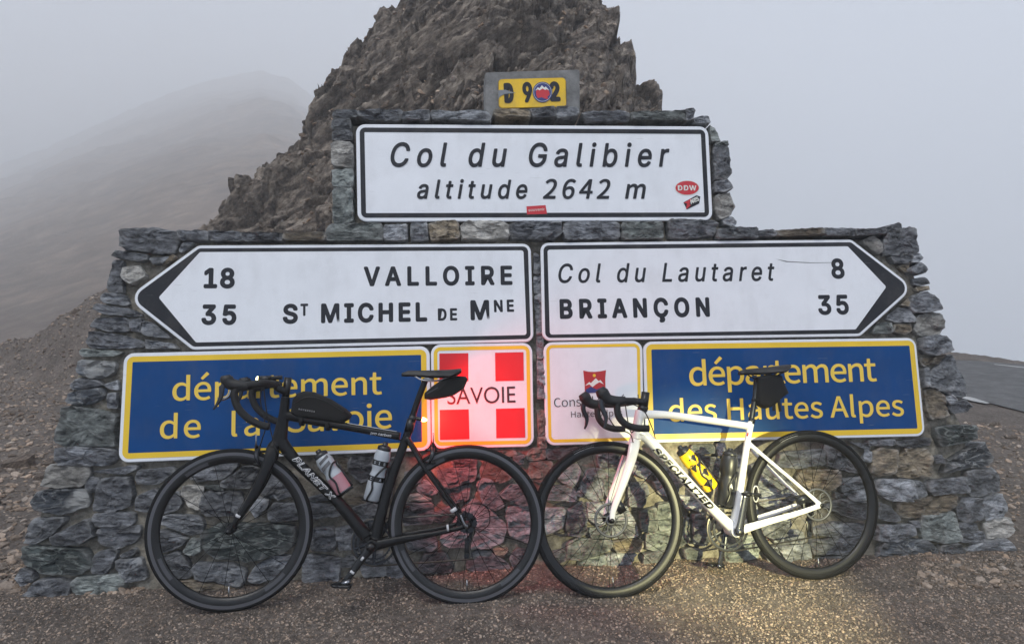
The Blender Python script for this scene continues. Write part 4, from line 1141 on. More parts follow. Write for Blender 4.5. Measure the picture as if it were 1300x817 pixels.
def wheel(bk, centre, steered, kind, nsp, rotor=None, cassette=False):
    """one wheel: tyre, rim, hub and every spoke; built about its own axle"""
    Rw = bk.Rw; root = bpy.data.objects.new('wheel', None); C.objects.link(root); root.parent = bk.root; root.empty_display_size = .1
    S = Matrix(bk.S.tolist()).to_4x4() if steered else Matrix.Identity(4)
    c = bk.st(centre) if steered else centre
    root.matrix_local = Matrix.Translation(Vector(c)) @ S
    tw = .0115 if kind == 'rim_brake' else .0135; rc = Rw-tw
    prof = [(rc+tw*math.cos(t)*(1 if math.cos(t) > 0 else .9), tw*math.sin(t)) for t in np.linspace(-2.3, 2.3, 15)]
    ty = bk.part('tyre', revolve(prof), 'rubber', root)
    r0 = rc-tw*.55
    if kind == 'rim_brake':
        p = [(r0+.002, -.0105), (r0-.0105, -.0108), (r0-.018, -.0112), (r0-.038, -.007), (r0-.043, 0), (r0-.038, .007), (r0-.018, .0112), (r0-.0105, .0108), (r0+.002, .0105)]
        rim = bk.part('rim', revolve(p[1:-1], closed=False), 'rim_black', root)
        tr = join(revolve([(r0+.003, -.0112), (r0-.0105, -.0114)], closed=False), revolve([(r0-.0105, .0114), (r0+.003, .0112)], closed=False))
        bk.part('brake_track', tr, 'brake_track', root)
        rin = r0-.041
        for a0 in (-1.05, 1.9, 3.5):
            g = revolve([(r0-.020, -.0126), (r0-.0345, -.0098)], seg=14, closed=False, th0=a0, th1=a0+.34)
            bk.part('rim_decal', g, 'decal_grey', root)
    else:
        p = [(r0+.004, -.0115), (r0-.008, -.0128), (r0-.022, -.010), (r0-.030, -.004), (r0-.031, .004), (r0-.022, .010), (r0-.008, .0128), (r0+.004, .0115)]
        bk.part('rim', revolve(p, closed=False), 'rim_black', root); rin = r0-.029
        bk.part('tyre_label', revolve([(rc+.004, -tw*.955), (rc-.005, -tw*.93)], seg=10, closed=False, th0=1.72, th1=2.02), 'decal_white', root)
        bk.part('tyre_label', revolve([(rc+.002, -tw*.98), (rc-.003, -tw*.96)], seg=10, closed=False, th0=1.50, th1=1.66), 'decal_grey', root)
    hubr = .018; fl = .026
    hp = [(.0, -.05), (.009, -.05), (.011, -.04), (.022 if rotor else .018, -fl-.004), (.022 if rotor else .018, -fl+.002), (.012, -fl+.008), (.012, fl-.008), (.022, fl-.002), (.022, fl+.004), (.011, .04), (.009, .05), (.0, .05)]
    bk.part('hub', revolve(hp, seg=20, closed=False), 'dark_alloy', root)
    va, fa = cyl((hubr, -fl, 0), (0, 0, 0), .001); base = {}
    for side in (-1, 1):
        for lean_ in (-1, 1):
            a = lean_*.42; p0 = np.array([hubr*math.sin(a)*1.0, side*fl, hubr*math.cos(a)]); p1 = np.array([0, side*.003, rin])
            V, F = sweep([p0, p1], .00125, n=2, seg=5); me = bpy.data.meshes.new('spoke'); me.from_pydata([tuple(v) for v in V], [], F); me.materials.append(M['spoke']); me.shade_smooth(); base[(side, lean_)] = me
    for k in range(nsp):
        side = 1 if k % 2 else -1; ln = 1 if (k//2) % 2 else -1
        o = bpy.data.objects.new('spoke', base[(side, ln)]); C.objects.link(o); o.parent = root
        o.rotation_euler = (0, 2*math.pi*(k+.25)/nsp, 0)
    bk.part('valve', cyl((0, 0, -rin-.002), (0, 0, -rin+.045), .0028), 'alloy', root)
    if rotor:
        R1 = .074; y = rotor
        bk.part('brake_rotor', join(revolve([(R1, y-.001), (R1-.011, y-.001), (R1-.011, y+.001), (R1, y+.001)], seg=60),
              *[sweep([(.020*math.cos(t), y, .020*math.sin(t)), (.045*math.cos(t+.35), y, .045*math.sin(t+.35)), ((R1-.009)*math.cos(t+.15), y, (R1-.009)*math.sin(t+.15))], .0032, .0009, n=8, seg=6) for t in np.linspace(0, 2*math.pi, 9)[:-1]],
              revolve([(.024, y-.002), (.012, y-.002), (.012, y+.002), (.024, y+.002)], seg=24)), 'rotor', root)
    if cassette:
        gs_ = []
        for q in range(8):
            r1 = .046-.0028*q; yv = .026+.0042*q; m_ = 44
            prof_ = []
            V = []; F = []
            for k in range(m_):
                rr = r1*(1.0 if k % 2 else .93); t = 2*math.pi*k/m_
                V += [(rr*math.cos(t), yv, rr*math.sin(t)), (rr*math.cos(t), yv+.002, rr*math.sin(t)), (.6*r1*math.cos(t), yv, .6*r1*math.sin(t)), (.6*r1*math.cos(t), yv+.002, .6*r1*math.sin(t))]
            for k in range(m_):
                a, b_ = 4*k, 4*((k+1) % m_); F += [[a, b_, b_+1, a+1], [a, a+2, b_+2, b_], [a+1, b_+1, b_+3, a+3]]
            gs_.append((V, F))
        bk.part('cassette', join(*gs_), 'dark_alloy', root, smooth=False)
    return root

def toothed_ring(c, r, y, inner, teeth, ay=0.0015):
    V = []; F = []; m_ = teeth*2
    for k in range(m_):
        rr = r if k % 2 else r-.0035; t = 2*math.pi*k/m_
        for q, yy_ in ((rr, y-ay), (rr, y+ay), (inner, y-ay), (inner, y+ay)): V.append((c[0]+q*math.cos(t), yy_, c[2]+q*math.sin(t)))
    for k in range(m_):
        a, b_ = 4*k, 4*((k+1) % m_); F += [[a, b_, b_+1, a+1], [a, a+2, b_+2, b_], [a+1, b_+1, b_+3, a+3], [a+2, a+3, b_+3, b_+2]]
    return V, F
def drivetrain(bk, bb, ang, ringr, armcol, near_pedal_flip=0):
    """chainset, pedals, chain and rear derailleur; ang = direction of the near crank arm (radians, local xz)"""
    d = np.array([math.cos(ang), 0, math.sin(ang)]); L_ = .172
    root = bpy.data.objects.new('chainset', None); C.objects.link(root); root.parent = bk.root
    ys = .043
    g = join(toothed_ring(bb, ringr, ys, ringr-.012, 50), toothed_ring(bb, ringr-.022, ys-.007, ringr-.032, 34),
             *[sweep([bb+np.array([0, ys+.004, 0]), bb+np.array([(ringr-.010)*math.cos(t), ys, (ringr-.010)*math.sin(t)])], [.010, .006], .003, n=4, seg=8) for t in (ang+math.pi, ang+math.pi+.95, ang+math.pi-.95, ang+.62, ang-.62)])
    bk.part('chainring', g, 'dark_alloy', root, smooth=False)
    near = join(sweep([bb+np.array([0, -.062, 0]), bb+d*.06+np.array([0, -.066, 0]), bb+d*L_+np.array([0, -.074, 0])], [.021, .016, .014], [.009, .008, .007], n=14, seg=12, sq=2.6), cyl(bb+np.array([0, -.076, 0]), bb+np.array([0, -.040, 0]), .017), cyl(bb+d*L_+np.array([0, -.082, 0]), bb+d*L_+np.array([0, -.066, 0]), .011))
    far = join(sweep([bb+np.array([0, .058, 0]), bb-d*.06+np.array([0, .062, 0]), bb-d*L_+np.array([0, .072, 0])], [.017, .012, .011], [.008, .007, .006], n=14, seg=12, sq=2.6), cyl(bb-d*L_+np.array([0, .082, 0]), bb-d*L_+np.array([0, .064, 0]), .011))
    bk.part('crank_arm', near, armcol, root); bk.part('crank_arm', far, armcol, root)
    bk.part('crank_bolt', join(revolve([(.0, -.0775), (.006, -.0775), (.009, -.0765)], seg=16, c=bb, closed=False)), 'decal_black', root)
    for sg, c in ((-1, bb+d*L_), (1, bb-d*L_)):
        y0 = .080*sg; y1 = .135*sg; pc = c+np.array([0, (y0+y1)/2+.008*sg, 0])
        pr = sweep([pc+np.array([-.038, -.018, .004]), pc+np.array([-.01, 0, 0]), pc+np.array([.036, 0, -.003])], [.006, .008, .007], [.018, .030, .026], n=12, seg=14, sq=3)
        pd = bk.part('pedal', join(pr, cyl(c+np.array([0, y0, 0]), c+np.array([0, y1, 0]), .006), cyl(pc+np.array([.030, -.026, -.010]), pc+np.array([.030, .026, -.010]), .005)), 'decal_black', bk.root)
    return root, d, L_
def chain(bk, bb, rc_, ringr, ys=.043, cas=.036):
    dr = rc_+np.array([.012, .0, -.085]); dr2 = rc_+np.array([.0, 0, -.145]); pts = []
    up0 = bb+np.array([.0, ys, ringr]); up1 = rc_+np.array([-.004, ys+.002, cas])
    arc = [bb+np.array([ringr*math.cos(t), ys, ringr*math.sin(t)]) for t in np.linspace(math.pi/2, math.pi*1.5, 14)]
    pts = [up1, up0]+arc[1:]+[bb+np.array([.02, ys, -ringr]), dr2+np.array([.0, ys, -.012]), dr2+np.array([.011, ys, .0]), dr+np.array([-.0, ys, -.012]), dr+np.array([.010, ys, .01]), rc_+np.array([.03, ys+.002, -.025])]
    return bk.part('chain', sweep(pts, .0038, .003, n=150, seg=5), 'chain', smooth=False)
def derailleur(bk, rc_):
    dr = rc_+np.array([.006, .043, -.080]); d2 = rc_+np.array([-.002, .043, -.142])
    root = bk.part('rear_derailleur', join(sweep([rc_+np.array([.006, .052, -.016]), rc_+np.array([.026, .062, -.040]), dr+np.array([0, .014, 0])], [.009, .013, .010], [.007, .010, .009], n=10, seg=10),
        slabpoly([dr+np.array([-.016, 0, .012]), dr+np.array([.014, 0, .010]), d2+np.array([.013, 0, -.012]), d2+np.array([-.010, 0, -.014])], .049, .053, .0015)), 'decal_black')
    for c in (dr, d2): bk.part('jockey_wheel', toothed_ring((c[0], 0, c[2]), .0135, .0455, .003, 11, .003), 'dark_alloy', root, smooth=False)
    return root

def bottle(bk, p0, p1, r, y, name, label, mat, capmat, bands=(), kind='ribbed', grip=None):
    """drinking bottle from bottom p0 to cap top p1, upright along its own axis; a thing of its own held by its cage"""
    ax = p1-p0; Ln = np.linalg.norm(ax); e = ax/Ln; yv = np.array([0, 1.0, 0]); xv = np.cross(yv, e)
    Mx = np.column_stack([xv, yv, e]); root = empty(name, label, 'bottle', 'bottles in the bicycle cages')
    base = bk.root.matrix_world @ Matrix.Translation(Vector(p0+np.array([0, y, 0]))) @ Matrix(Mx.tolist()).to_4x4()
    root.matrix_world = base
    def spin(prof, seg=28):
        V = []; F = []; m_ = len(prof)
        for k in range(seg):
            t = 2*math.pi*k/seg
            for q, z in prof: V.append((q*math.cos(t), q*math.sin(t), z))
        for k in range(seg):
            for j in range(m_-1): F.append([k*m_+j, ((k+1) % seg)*m_+j, ((k+1) % seg)*m_+j+1, k*m_+j+1])
        return V, F
    H = Ln; cap = .034
    body = [(0, 0), (r*.85, 0), (r, .006), (r, H*.42), (r*.86, H*.47), (r*.86, H*.53), (r, H*.58), (r, H-cap-.022), (r*.86, H-cap-.004), (r*.8, H-cap)]
    mesh_obj('body', *spin(body), M[mat], root, smooth=True)
    ct = mesh_obj('cap', *spin([(r*.82, H-cap-.002), (r*.86, H-cap+.001), (r*.84, H-cap+.014), (r*.55, H-cap+.019), (r*.34, H-cap+.022), (r*.34, H-.004), (r*.26, H), (0, H)]), M[capmat], root, smooth=True)
    return root, spin, H
def cage(bk, p0, p1, r, y):
    e = (p1-p0)/np.linalg.norm(p1-p0); H = np.linalg.norm(p1-p0); n_ = np.array([-e[2], 0, e[0]]); off = np.array([0, y, 0]); g = []
    def at(h, th): return p0+off+e*h+(n_*math.cos(th)+np.array([0, 1.0, 0])*math.sin(th))*(r+.003)
    for sg in (-1, 1):
        g.append(sweep([at(-.004, 0)*.5+at(-.004, math.pi)*.5, at(.004, sg*1.2), at(.05, sg*1.5), at(.09, sg*1.35), at(H*.58, sg*2.2), at(H*.60, math.pi)], .0042, .0028, n=22, seg=8))
    g.append(sweep([at(-.004, 0), at(-.004, math.pi)], .006, .004, n=6, seg=8)); g.append(sweep([at(0, math.pi), at(H*.6, math.pi)], .006, .004, n=6, seg=8))
    return bk.part('bottle_cage', join(*g), 'decal_black')
from mathutils.bvhtree import BVHTree
def tube_text(bk, frame, t, A, B, cap, mat, lift=.0006, **k):
    """lettering pressed onto the near face of a frame tube along A..B (local metres, base line ends)"""
    me = frame.data; tree = BVHTree.FromPolygons([v.co[:] for v in me.vertices], [list(p.vertices) for p in me.polygons])
    e = (B-A)/np.linalg.norm(B-A); up = np.array([-e[2], 0, e[0]])
    o = lettering(t, (0, 0), (np.linalg.norm(B-A), 0), cap, 0, M[mat], bk.root, name='decal', **k)
    for v in o.data.vertices:
        p = A+e*v.co.x+up*v.co.y; z = v.co.z; h_ = tree.ray_cast(Vector((p[0], -.5, p[2])), Vector((0, 1, 0)))[0]
        v.co = (p[0], (h_.y if h_ is not None and h_.y < 0.02 else A[1])-lift-z, p[2])
    return o

# ---------------------------------------------------------------- black bicycle
B = Bike('road_bicycle', 'black carbon road bicycle with grey brake tracks leaning below the Savoie sign', -.1966, 2.8581, R(2.198), R(11.832), R(9), .9931, .336)
L = B.L; ht, hbm = L(362.5, 503), L(354.5, 561); B.set_steer(ht, hbm)
bb = L(473.5, 690.5); sc_ = L(517, 553); st_top = L(520.5, 541)
fr = [sweep([L(363, 527), L(400, 534.5), L(450, 543), L(508, 553.5)], [.020, .0185, .0165, .018], [.018, .017, .016, .016], n=26, seg=16, sq=2.4),
      sweep([L(354, 556), L(377.5, 586.5), L(424, 631), L(466, 681)], [.028, .0235, .0235, .028], [.024, .024, .028, .034], n=26, seg=16, sq=2.4),
      sweep([ht, L(360, 528), hbm], [.019, .022, .034], [.019, .020, .026], n=14, seg=16),
      sweep([L(521.5, 538), L(512, 566), L(492, 622), L(475, 688)], [.016, .019, .022, .026], [.014, .015, .016, .026], n=26, seg=16, sq=2.4),
      cyl(bb+np.array([0, -.043, 0]), bb+np.array([0, .043, 0]), .027, 20)]
rd = B.rc
for sg in (-1, 1):
    y = sg*.064
    fr.append(sweep([L(517, 556)+np.array([0, sg*.010, 0]), L(530, 577)+np.array([0, sg*.022, 0]), L(537, 589)+np.array([0, sg*.034, 0]), (L(537, 589)+rd)/2+np.array([0, sg*.053, 0]), rd+np.array([0, y, 0])], [.012, .0115, .010, .008, .009], [.009, .008, .007, .006, .006], n=26, seg=12))
    fr.append(sweep([bb+np.array([.01, sg*.030, 0]), bb*.66+rd*.34+np.array([0, sg*.042, 0]), bb*.3+rd*.7+np.array([0, sg*.056, -.003]), rd+np.array([0, y, 0])], [.022, .017, .011, .010], [.010, .008, .007, .006], n=26, seg=12))
o = B.part('frame', join(*fr), 'carbon'); smooth_union(o); bframe = o
B.part('seat_clamp', sweep([L(518.5, 548), L(522.5, 532)], .0195, .0175, n=3), 'decal_black')
B.part('seatpost', sweep([L(521, 538), L(529, 512), L(540.5, 481)], [.0145, .0135, .0135], [.012]*3, n=10), 'carbon')
# stays: reflective strips
for p, q, y in ((L(567.3, 669.8, .07), L(569.8, 669.4, .07), 0), (L(574.5, 645, .06), L(577, 649, .06), 0)):
    B.part('reflective_strip', sweep([p, q], .0145, .012, n=2), 'reflect')
# fork
crown = B.LS(347, 567)
fk = [sweep([hbm, crown, B.LS(344, 574)], [.024, .026, .022], [.024, .030, .040], n=8, seg=16)]
fc = B.fc; K_ = np.array([1, 0, 1])
for sg in (-1, 1):
    fk.append(sweep([crown+np.array([0, sg*.022, 0]), B.LS(342, 584, .04)*K_+np.array([0, sg*.040, 0]), B.LS(329, 615, .049)*K_+np.array([0, sg*.049, 0]), B.LS(312, 643, .05)*K_+np.array([0, sg*.050, 0]), fc+np.array([.0, sg*.050, 0])], [.026, .025, .021, .015, .009], [.013, .012, .009, .007, .006], n=26, seg=14, sq=2.4))
o = B.part('fork', join(*fk), 'carbon', steered=True); smooth_union(o)
p = B.LS(303.5, 653, .05); q = B.LS(301.8, 656, .05); B.part('reflective_strip', sweep([p, q], .0125, .009, n=2), 'reflect', steered=True)
wheel(B, B.fc, True, 'rim_brake', 18); wheel(B, B.rc, False, 'rim_brake', 24, cassette=True)
B.part('headset_spacer', cyl(ht-(ht-hbm)*.05, ht+(ht-hbm)*.42, .0165), 'decal_black')
# cockpit
hc = B.LS(349.5, 487.5); ste = B.LS(363, 500)
B.part('stem', sweep([ste+np.array([.0, 0, .012]), ste+np.array([-.03, 0, .024]), hc], [.018, .016, .017], [.017, .015, .019], n=12), 'decal_black', steered=True)
near = [B.LS(344, 487, .06), B.LS(338, 486.5, .12), B.LS(318, 489, .198), B.LS(298, 492, .205), B.LS(290, 503, .207), B.LS(300, 521, .208), B.LS(318, 535, .210), B.LS(342, 542, .212)]
near = [hc, hc+np.array([0, -.07, .0]), hc+np.array([-.004, -.15, .0]), hc+np.array([-.022, -.198, .002]), B.LS(312, 489.5, .205), B.LS(298, 497, .206), B.LS(301, 515, .208), B.LS(313, 529, .210), B.LS(328, 538, .212), B.LS(342, 541.5, .213)]
bar = sweep(near, [.016, .0165, .016, .0155, .015, .015, .015, .015, .015, .0145], n=60, seg=12)
mir = ([(v[0], -v[1], v[2]) for v in bar[0]], [f_[::-1] for f_ in bar[1]])
B.part('handlebar', join(bar, mir), 'tape', steered=True)
def shifter(bk, hood_pts, hr, lever_pts, lr, leaf='hood'):
    g = sweep(hood_pts, hr, [x*.8 for x in hr], n=22, seg=14); l = sweep(lever_pts, lr, [x*.55 for x in lr], n=18, seg=10)
    for m_ in (1, -1):
        gg = g if m_ == 1 else ([(v[0], -v[1], v[2]) for v in g[0]], [f_[::-1] for f_ in g[1]])
        ll = l if m_ == 1 else ([(v[0], -v[1], v[2]) for v in l[0]], [f_[::-1] for f_ in l[1]])
        h = bk.part('brake_hood', gg, 'hood', steered=True); bk.part('brake_lever', ll, 'dark_alloy', parent=h, steered=True)
shifter(B, [B.LS(315, 490, .205), B.LS(303, 489.5, .205), B.LS(293, 487, .203), B.LS(287.5, 481, .201), B.LS(286.5, 476.5, .2)], [.018, .023, .024, .026, .018],
        [B.LS(289, 482, .205), B.LS(283, 490, .208), B.LS(280.5, 503, .21), B.LS(276, 512, .212), B.LS(271, 519.5, .214)], [.012, .010, .009, .006, .004])
B.part('shift_lever', sweep([B.LS(294, 492, .2), B.LS(290, 503, .2), B.LS(280, 507, .2), B.LS(277.5, 504, .2)], .006, n=10), 'alloy', steered=True)
# cables
B.part('cable', join(sweep([B.LS(335, 488, .05), B.LS(332, 508, .05), B.LS(338, 540, .04), B.LS(334, 556, .03), L(330, 566, .02)], .0026, n=24, seg=6),
    sweep([B.LS(338, 489, .08), B.LS(340, 515, .07), B.LS(346, 548, .05), L(352, 572, .04), L(364, 578, .02)], .0026, n=24, seg=6)), 'cable', steered=False)
# front and rear calliper brakes
def caliper(bk, c, steered, d):
    g = join(sweep([c+np.array([0, -.030, -.050]), c+np.array([d*.012, -.036, -.02]), c+np.array([d*.01, -.012, .008]), c+np.array([d*.008, .018, .02])], [.006, .009, .010, .006], .007, n=16, seg=8),
             sweep([c+np.array([0, .030, -.050]), c+np.array([d*.02, .036, -.02]), c+np.array([d*.018, .012, .012]), c+np.array([d*.016, -.024, .028])], [.006, .009, .010, .006], .007, n=16, seg=8),
             cyl(c+np.array([d*.022, 0, 0]), c+np.array([-d*.02, 0, 0]), .006))
    r_ = bk.part('brake_calliper', g, 'dark_alloy', steered=steered)
    bk.part('brake_pad', join(box(c+np.array([0, -.017, -.052]), (.050, .006, .011)), box(c+np.array([0, .017, -.052]), (.050, .006, .011))), 'decal_black', parent=r_, steered=steered)
    bk.part('cable_adjuster', cyl(c+np.array([d*.016, -.024, .02]), c+np.array([d*.016, -.027, .075]), .0032, 8), 'alloy', parent=r_, steered=steered)
caliper(B, B.LS(331, 573)+np.array([0, 0, .0]), True, -1)
caliper(B, L(546, 571)+np.array([0, 0, .0]), False, 1)
# drivetrain
pd = L(438.5, 737.5, .074)-bb; root_, d_, L_ = drivetrain(B, bb, math.atan2(pd[2], pd[0]), .098, 'decal_black')
B.part('crank_decal', sweep([bb+d_*.115+np.array([0, -.0745, 0]), bb+d_*.125+np.array([0, -.0755, 0])], .0105, .004, n=2), 'reflect', parent=root_)
B.part('crank_decal', sweep([bb+d_*.045+np.array([0, -.0735, 0]), bb+d_*.062+np.array([0, -.0738, 0])], .005, .001, n=2), 'reflect', parent=root_)
c_ = bb+d_*L_
B.part('pedal_binding', join(box(c_+np.array([.014, -.108, .010]), (.030, .034, .014), .3), box(c_+np.array([-.018, -.100, .002]), (.016, .040, .010), -.2), cyl(c_+np.array([.0, -.084, .0]), c_+np.array([.0, -.092, .0]), .010)), 'alloy')
chain(B, bb, B.rc, .098); derailleur(B, B.rc)
B.part('axle_skewer', join(cyl(B.rc+np.array([0, -.078, 0]), B.rc+np.array([0, .078, 0]), .007), sweep([B.rc+np.array([0, -.078, 0]), B.rc+np.array([-.012, -.083, .022]), B.rc+np.array([-.022, -.083, .05])], [.006, .005, .003], n=8, seg=8)), 'alloy')
B.part('axle_skewer', cyl(B.fc+np.array([0, -.062, 0]), B.fc+np.array([0, .062, 0]), .0085), 'decal_black', steered=True)
B.part('cable', sweep([B.rc+np.array([-.08, .058, -.006]), B.rc+np.array([.0, .075, .07]), B.rc+np.array([.085, .078, .06]), B.rc+np.array([.098, .072, -.01]), B.rc+np.array([.05, .066, -.05])], .0027, n=30, seg=6), 'cable')
# saddle
def saddle(bk, nose, rear, peak, z0, wid, mat='saddle', droop=.010):
    """shell: narrow nose widening to the back, waisted profile"""
    n, m_ = 26, 17; V = []; F = []
    for i_ in range(n):
        t = i_/(n-1); x = nose[0]+(rear[0]-nose[0])*t
        zt = np.interp(t, [0, .12, .45, .8, 1], [nose[2]-.004, nose[2]+.005, (nose[2]+rear[2])/2+.001, rear[2]-.001, rear[2]+.003])
        hw = np.interp(t, [0, .05, .3, .55, .8, .93, 1], [.008, .017, .022, .038, wid, wid*.96, wid*.72])
        th = np.interp(t, [0, .1, .6, .85, 1], [.010, .020, .028, .030, .008])
        for j in range(m_):
            a = math.pi*j/(m_-1); yy_ = -hw*math.cos(a); e_ = abs(math.cos(a)); V.append((x, yy_, zt-th*e_**3.2-.004*math.exp(-(yy_/.008)**2)))
        for j in range(m_): 
            a = math.pi*j/(m_-1); yy_ = -hw*.90*math.cos(a); e_ = abs(math.cos(a)); V.append((x, yy_, zt-.009-th*.92*e_**3.2))
    w2 = 2*m_
    for i_ in range(n-1):
        for j in range(m_-1):
            a = i_*w2+j; F.append([a, a+1, a+w2+1, a+w2]); a += m_; F.append([a, a+w2, a+w2+1, a+1])
        a = i_*w2; F.append([a, a+w2, a+w2+m_, a+m_]); a = i_*w2+m_-1; F.append([a, a+m_, a+w2+m_, a+w2])
    for i_ in (0, n-1):
        for j in range(m_-1): a = i_*w2+j; F.append([a, a+m_, a+m_+1, a+1])
    r_ = bk.part('saddle', (V, F), mat)
    for sg in (-1, 1):
        x0, x1 = nose[0], rear[0]; Ln = x1-x0; zt = nose[2]
        bk.part('saddle_rail', sweep([(x0+.05*Ln/.27, sg*.012, zt-.016), (x0+.095*Ln/.27, sg*.022, zt-.040), (x0+.17*Ln/.27, sg*.022, zt-.042), (x0+.235*Ln/.27, sg*.030, zt-.020)], .0036, n=22, seg=8), 'alloy' if bk is B else 'dark_alloy', parent=r_)
    return r_
sd_ = saddle(B, L(510, 471), L(585.5, 468.5), None, 0, .068)
ct = L(545, 481); B.part('saddle_clamp', join(box(ct+np.array([0, 0, .0]), (.040, .050, .016)), cyl(ct+np.array([-.014, 0, -.012]), ct+np.array([-.014, 0, .012]), .004), cyl(ct+np.array([.014, 0, -.012]), ct+np.array([.014, 0, .012]), .004)), 'alloy')
# lights
fl_ = B.root
lp = B.LS(328, 481, .03); le = B.LS(345, 480.5, .03)
fl = B.part('front_light', join(cyl(lp, le, .0135, 18), cyl(hc+np.array([0, -.03, .0]), hc+np.array([0, -.03, .03]), .008)), 'decal_black', steered=True)
ax_ = (lp-le)/np.linalg.norm(lp-le)
lens = B.part('lens', sweep([lp+ax_*-.001, lp+ax_*.004, lp+ax_*.009], [.0135, .0125, .006], n=6, seg=18), 'lamp_white', parent=fl, steered=True)
B.part('bike_computer', slabpoly([B.LS(346, 482.5), B.LS(346, 477.5), B.LS(359, 476.5), B.LS(359, 481.5)], -.055, -.005, .002), 'decal_black', steered=True)
rl = L(538.5, 532.5)
rlo = B.part('rear_light', join(sweep([L(526, 530), L(532, 531.5), L(536, 532)], [.008, .008, .010], [.010, .012, .013], n=6), cyl(L(524.5, 527), L(523, 534.5), .017)), 'decal_black')
B.part('lens', sweep([L(536, 532)+np.array([0, 0, 0]), L(539.5, 532.6), L(542, 533)], [.010, .0085, .003], [.013, .011, .003], n=6, seg=16), 'lamp_red', parent=rlo)
# decals
A_, B_ = L(370.3, 583.2, .028), L(421, 635.7, .028)
tube_text(B, bframe, 'PLANET X', A_, B_, .026, 'decal_white', lift=.0045, fnt='inter', bold=.048, sq=None, shear=.25)
tube_text(B, bframe, 'PLANET X', A_, B_, .026, 'carbon', lift=.006, core=True, fnt='inter', bold=.048, sq=None, shear=.25)
tube_text(B, bframe, 'pro carbon', L(469.5, 550.8, .017), L(496.5, 554.5, .017), .012, 'decal_white', lift=.0025, fnt='inter', bold=.02, sq=None, shear=.25)
B.part('top_tube_line', sweep([L(441, 536.8, .010), L(503.5, 547.4, .010)], .0012, .0012, n=6, seg=6), 'decal_white')
# cages and bottles
def bot_pts(bk, a, b_, off=0.0): return bk.L(*a), bk.L(*b_)
p0, p1 = bot_pts(B, (437.5, 623), (403, 571)); cage(B, p0, p1, .036, 0)
r_, spin, H = bottle(B, p0, p1, .0355, 0, 'water_bottle', 'clear and pink bottle on the down tube of the black bicycle', 'bottle_clear', 'bottle_black')
mesh_obj('lower_sleeve', *spin([(.0360, .004), (.0362, .02), (.0362, H*.36)]), M['bottle_pink'], r_, smooth=True)
for t0, t1, z0, z1 in ((-2.3, -.9, .60, .68), (-2.1, -.7, .74, .80)):
    V = []; F = []
    for k in range(9):
        t = t0+(t1-t0)*k/8
        for z in (z0*H-.01+.012*k/8, z1*H-.01+.012*k/8): V.append((.0361*math.cos(t), .0361*math.sin(t), z))
    for k in range(8): F.append([2*k, 2*k+2, 2*k+3, 2*k+1])
    mesh_obj('printed_band', V, F, M['bottle_grey'], r_, smooth=True)
p0, p1 = bot_pts(B, (471, 634.5), (490, 561)); cage(B, p0, p1, .036, 0)
r_, spin, H = bottle(B, p0, p1, .0345, 0, 'water_bottle', 'frosted white bottle on the seat tube of the black bicycle', 'bottle_clear', 'bottle_black')
def wrap_text(root, t, r, z, th, cap, mat, rot=0, sq=1.0, bold=.02):
    wdt = th*r; o = lettering(t, (0, 0), (wdt, 0), cap, 0, M[mat], root, name='print', bold=bold, sq=sq)
    for v in o.data.vertices:
        a = -math.pi/2+(v.co.x-wdt/2)/r; v.co = ((r+.0006)*math.cos(a), (r+.0006)*math.sin(a), z+v.co.y)
for z in (.60, .33):
    mesh_obj('printed_band', *spin([(.0349, H*z), (.0349, H*z+.022)]), M['decal_black'], r_, smooth=True)
    wrap_text(r_, 'SIS' if z > .5 else 'CA', .0352, H*z+.005, 1.5, .012, 'bottle_clear')
# bags
bp = [(369.5, 524), (372, 507), (378, 499), (386, 496.3), (399, 497.3), (420, 506), (440, 519), (447, 526), (444, 531.5), (436, 536), (395, 531.5), (376, 528.5)]
bg_ = empty('top_tube_bag', 'black padded bag strapped on the top tube of the black bicycle', 'bag', 'bags strapped on the bicycles'); bg_.matrix_world = B.root.matrix_world
def bag(root, bk, pts, hw, mat='nylon', name='pouch'):
    P = ccw(np.array([bk.L(*p) for p in pts])[:, [0, 2]]); P = chaikin(P); c = P.mean(0); V = []; F = []; n = len(P); ls = [(-1, .72), (-.93, .86), (-.7, .96), (-.25, 1.0), (.25, 1.0), (.7, .96), (.93, .86), (1, .72)]
    for y_, sc in ls:
        Q = c+(P-c)*sc; V += [(q[0], y_*hw, q[1]) for q in Q]
    for k in range(len(ls)-1):
        for j in range(n): a, b_ = k*n+j, k*n+(j+1) % n; F.append([a, a+n, b_+n, b_])
    F += [list(range(n)), list(range((len(ls)-1)*n, len(ls)*n))[::-1]]
    o = mesh_obj(name, V, F, M[mat], root, smooth=True); return o
bag(bg_, B, bp, .028)
o = lettering('ROCKBROS', (0, 0), (np.linalg.norm(L(399.5, 521.5, .028)-L(379, 518.5, .028)), 0), .0065, 0, M['decal_white'], bg_, name='print', bold=.02, sq=1.2)
a0 = L(379, 519.8, .028); e_ = L(399.5, 523, .028)-a0; e_ /= np.linalg.norm(e_); u_ = np.array([-e_[2], 0, e_[0]])
for v in o.data.vertices: q = a0+e_*v.co.x+u_*v.co.y; v.co = (q[0], -.0290, q[2])
for a_, b_ in (((384, 529), (383, 532)), ((417, 532), (416, 541))):
    V, F = revolve([(.024, -.008), (.026, -.008), (.026, .008), (.024, .008)], seg=20)
    cc = L((a_[0]+b_[0])/2, (a_[1]+b_[1])/2+3); th = math.atan2(0, 1)
    mesh_obj('strap', [(cc[0]+v[1]*1.0, v[0], cc[2]+v[2]*.9) for v in V], F, M['nylon'], bg_, smooth=True)
mesh_obj('zip', *sweep([L(373, 512, .0285), L(390, 503.5, .0285), L(412, 508, .0285), L(436, 522, .0285)], .0016, n=20, seg=6), M['decal_black'], bg_, smooth=True)
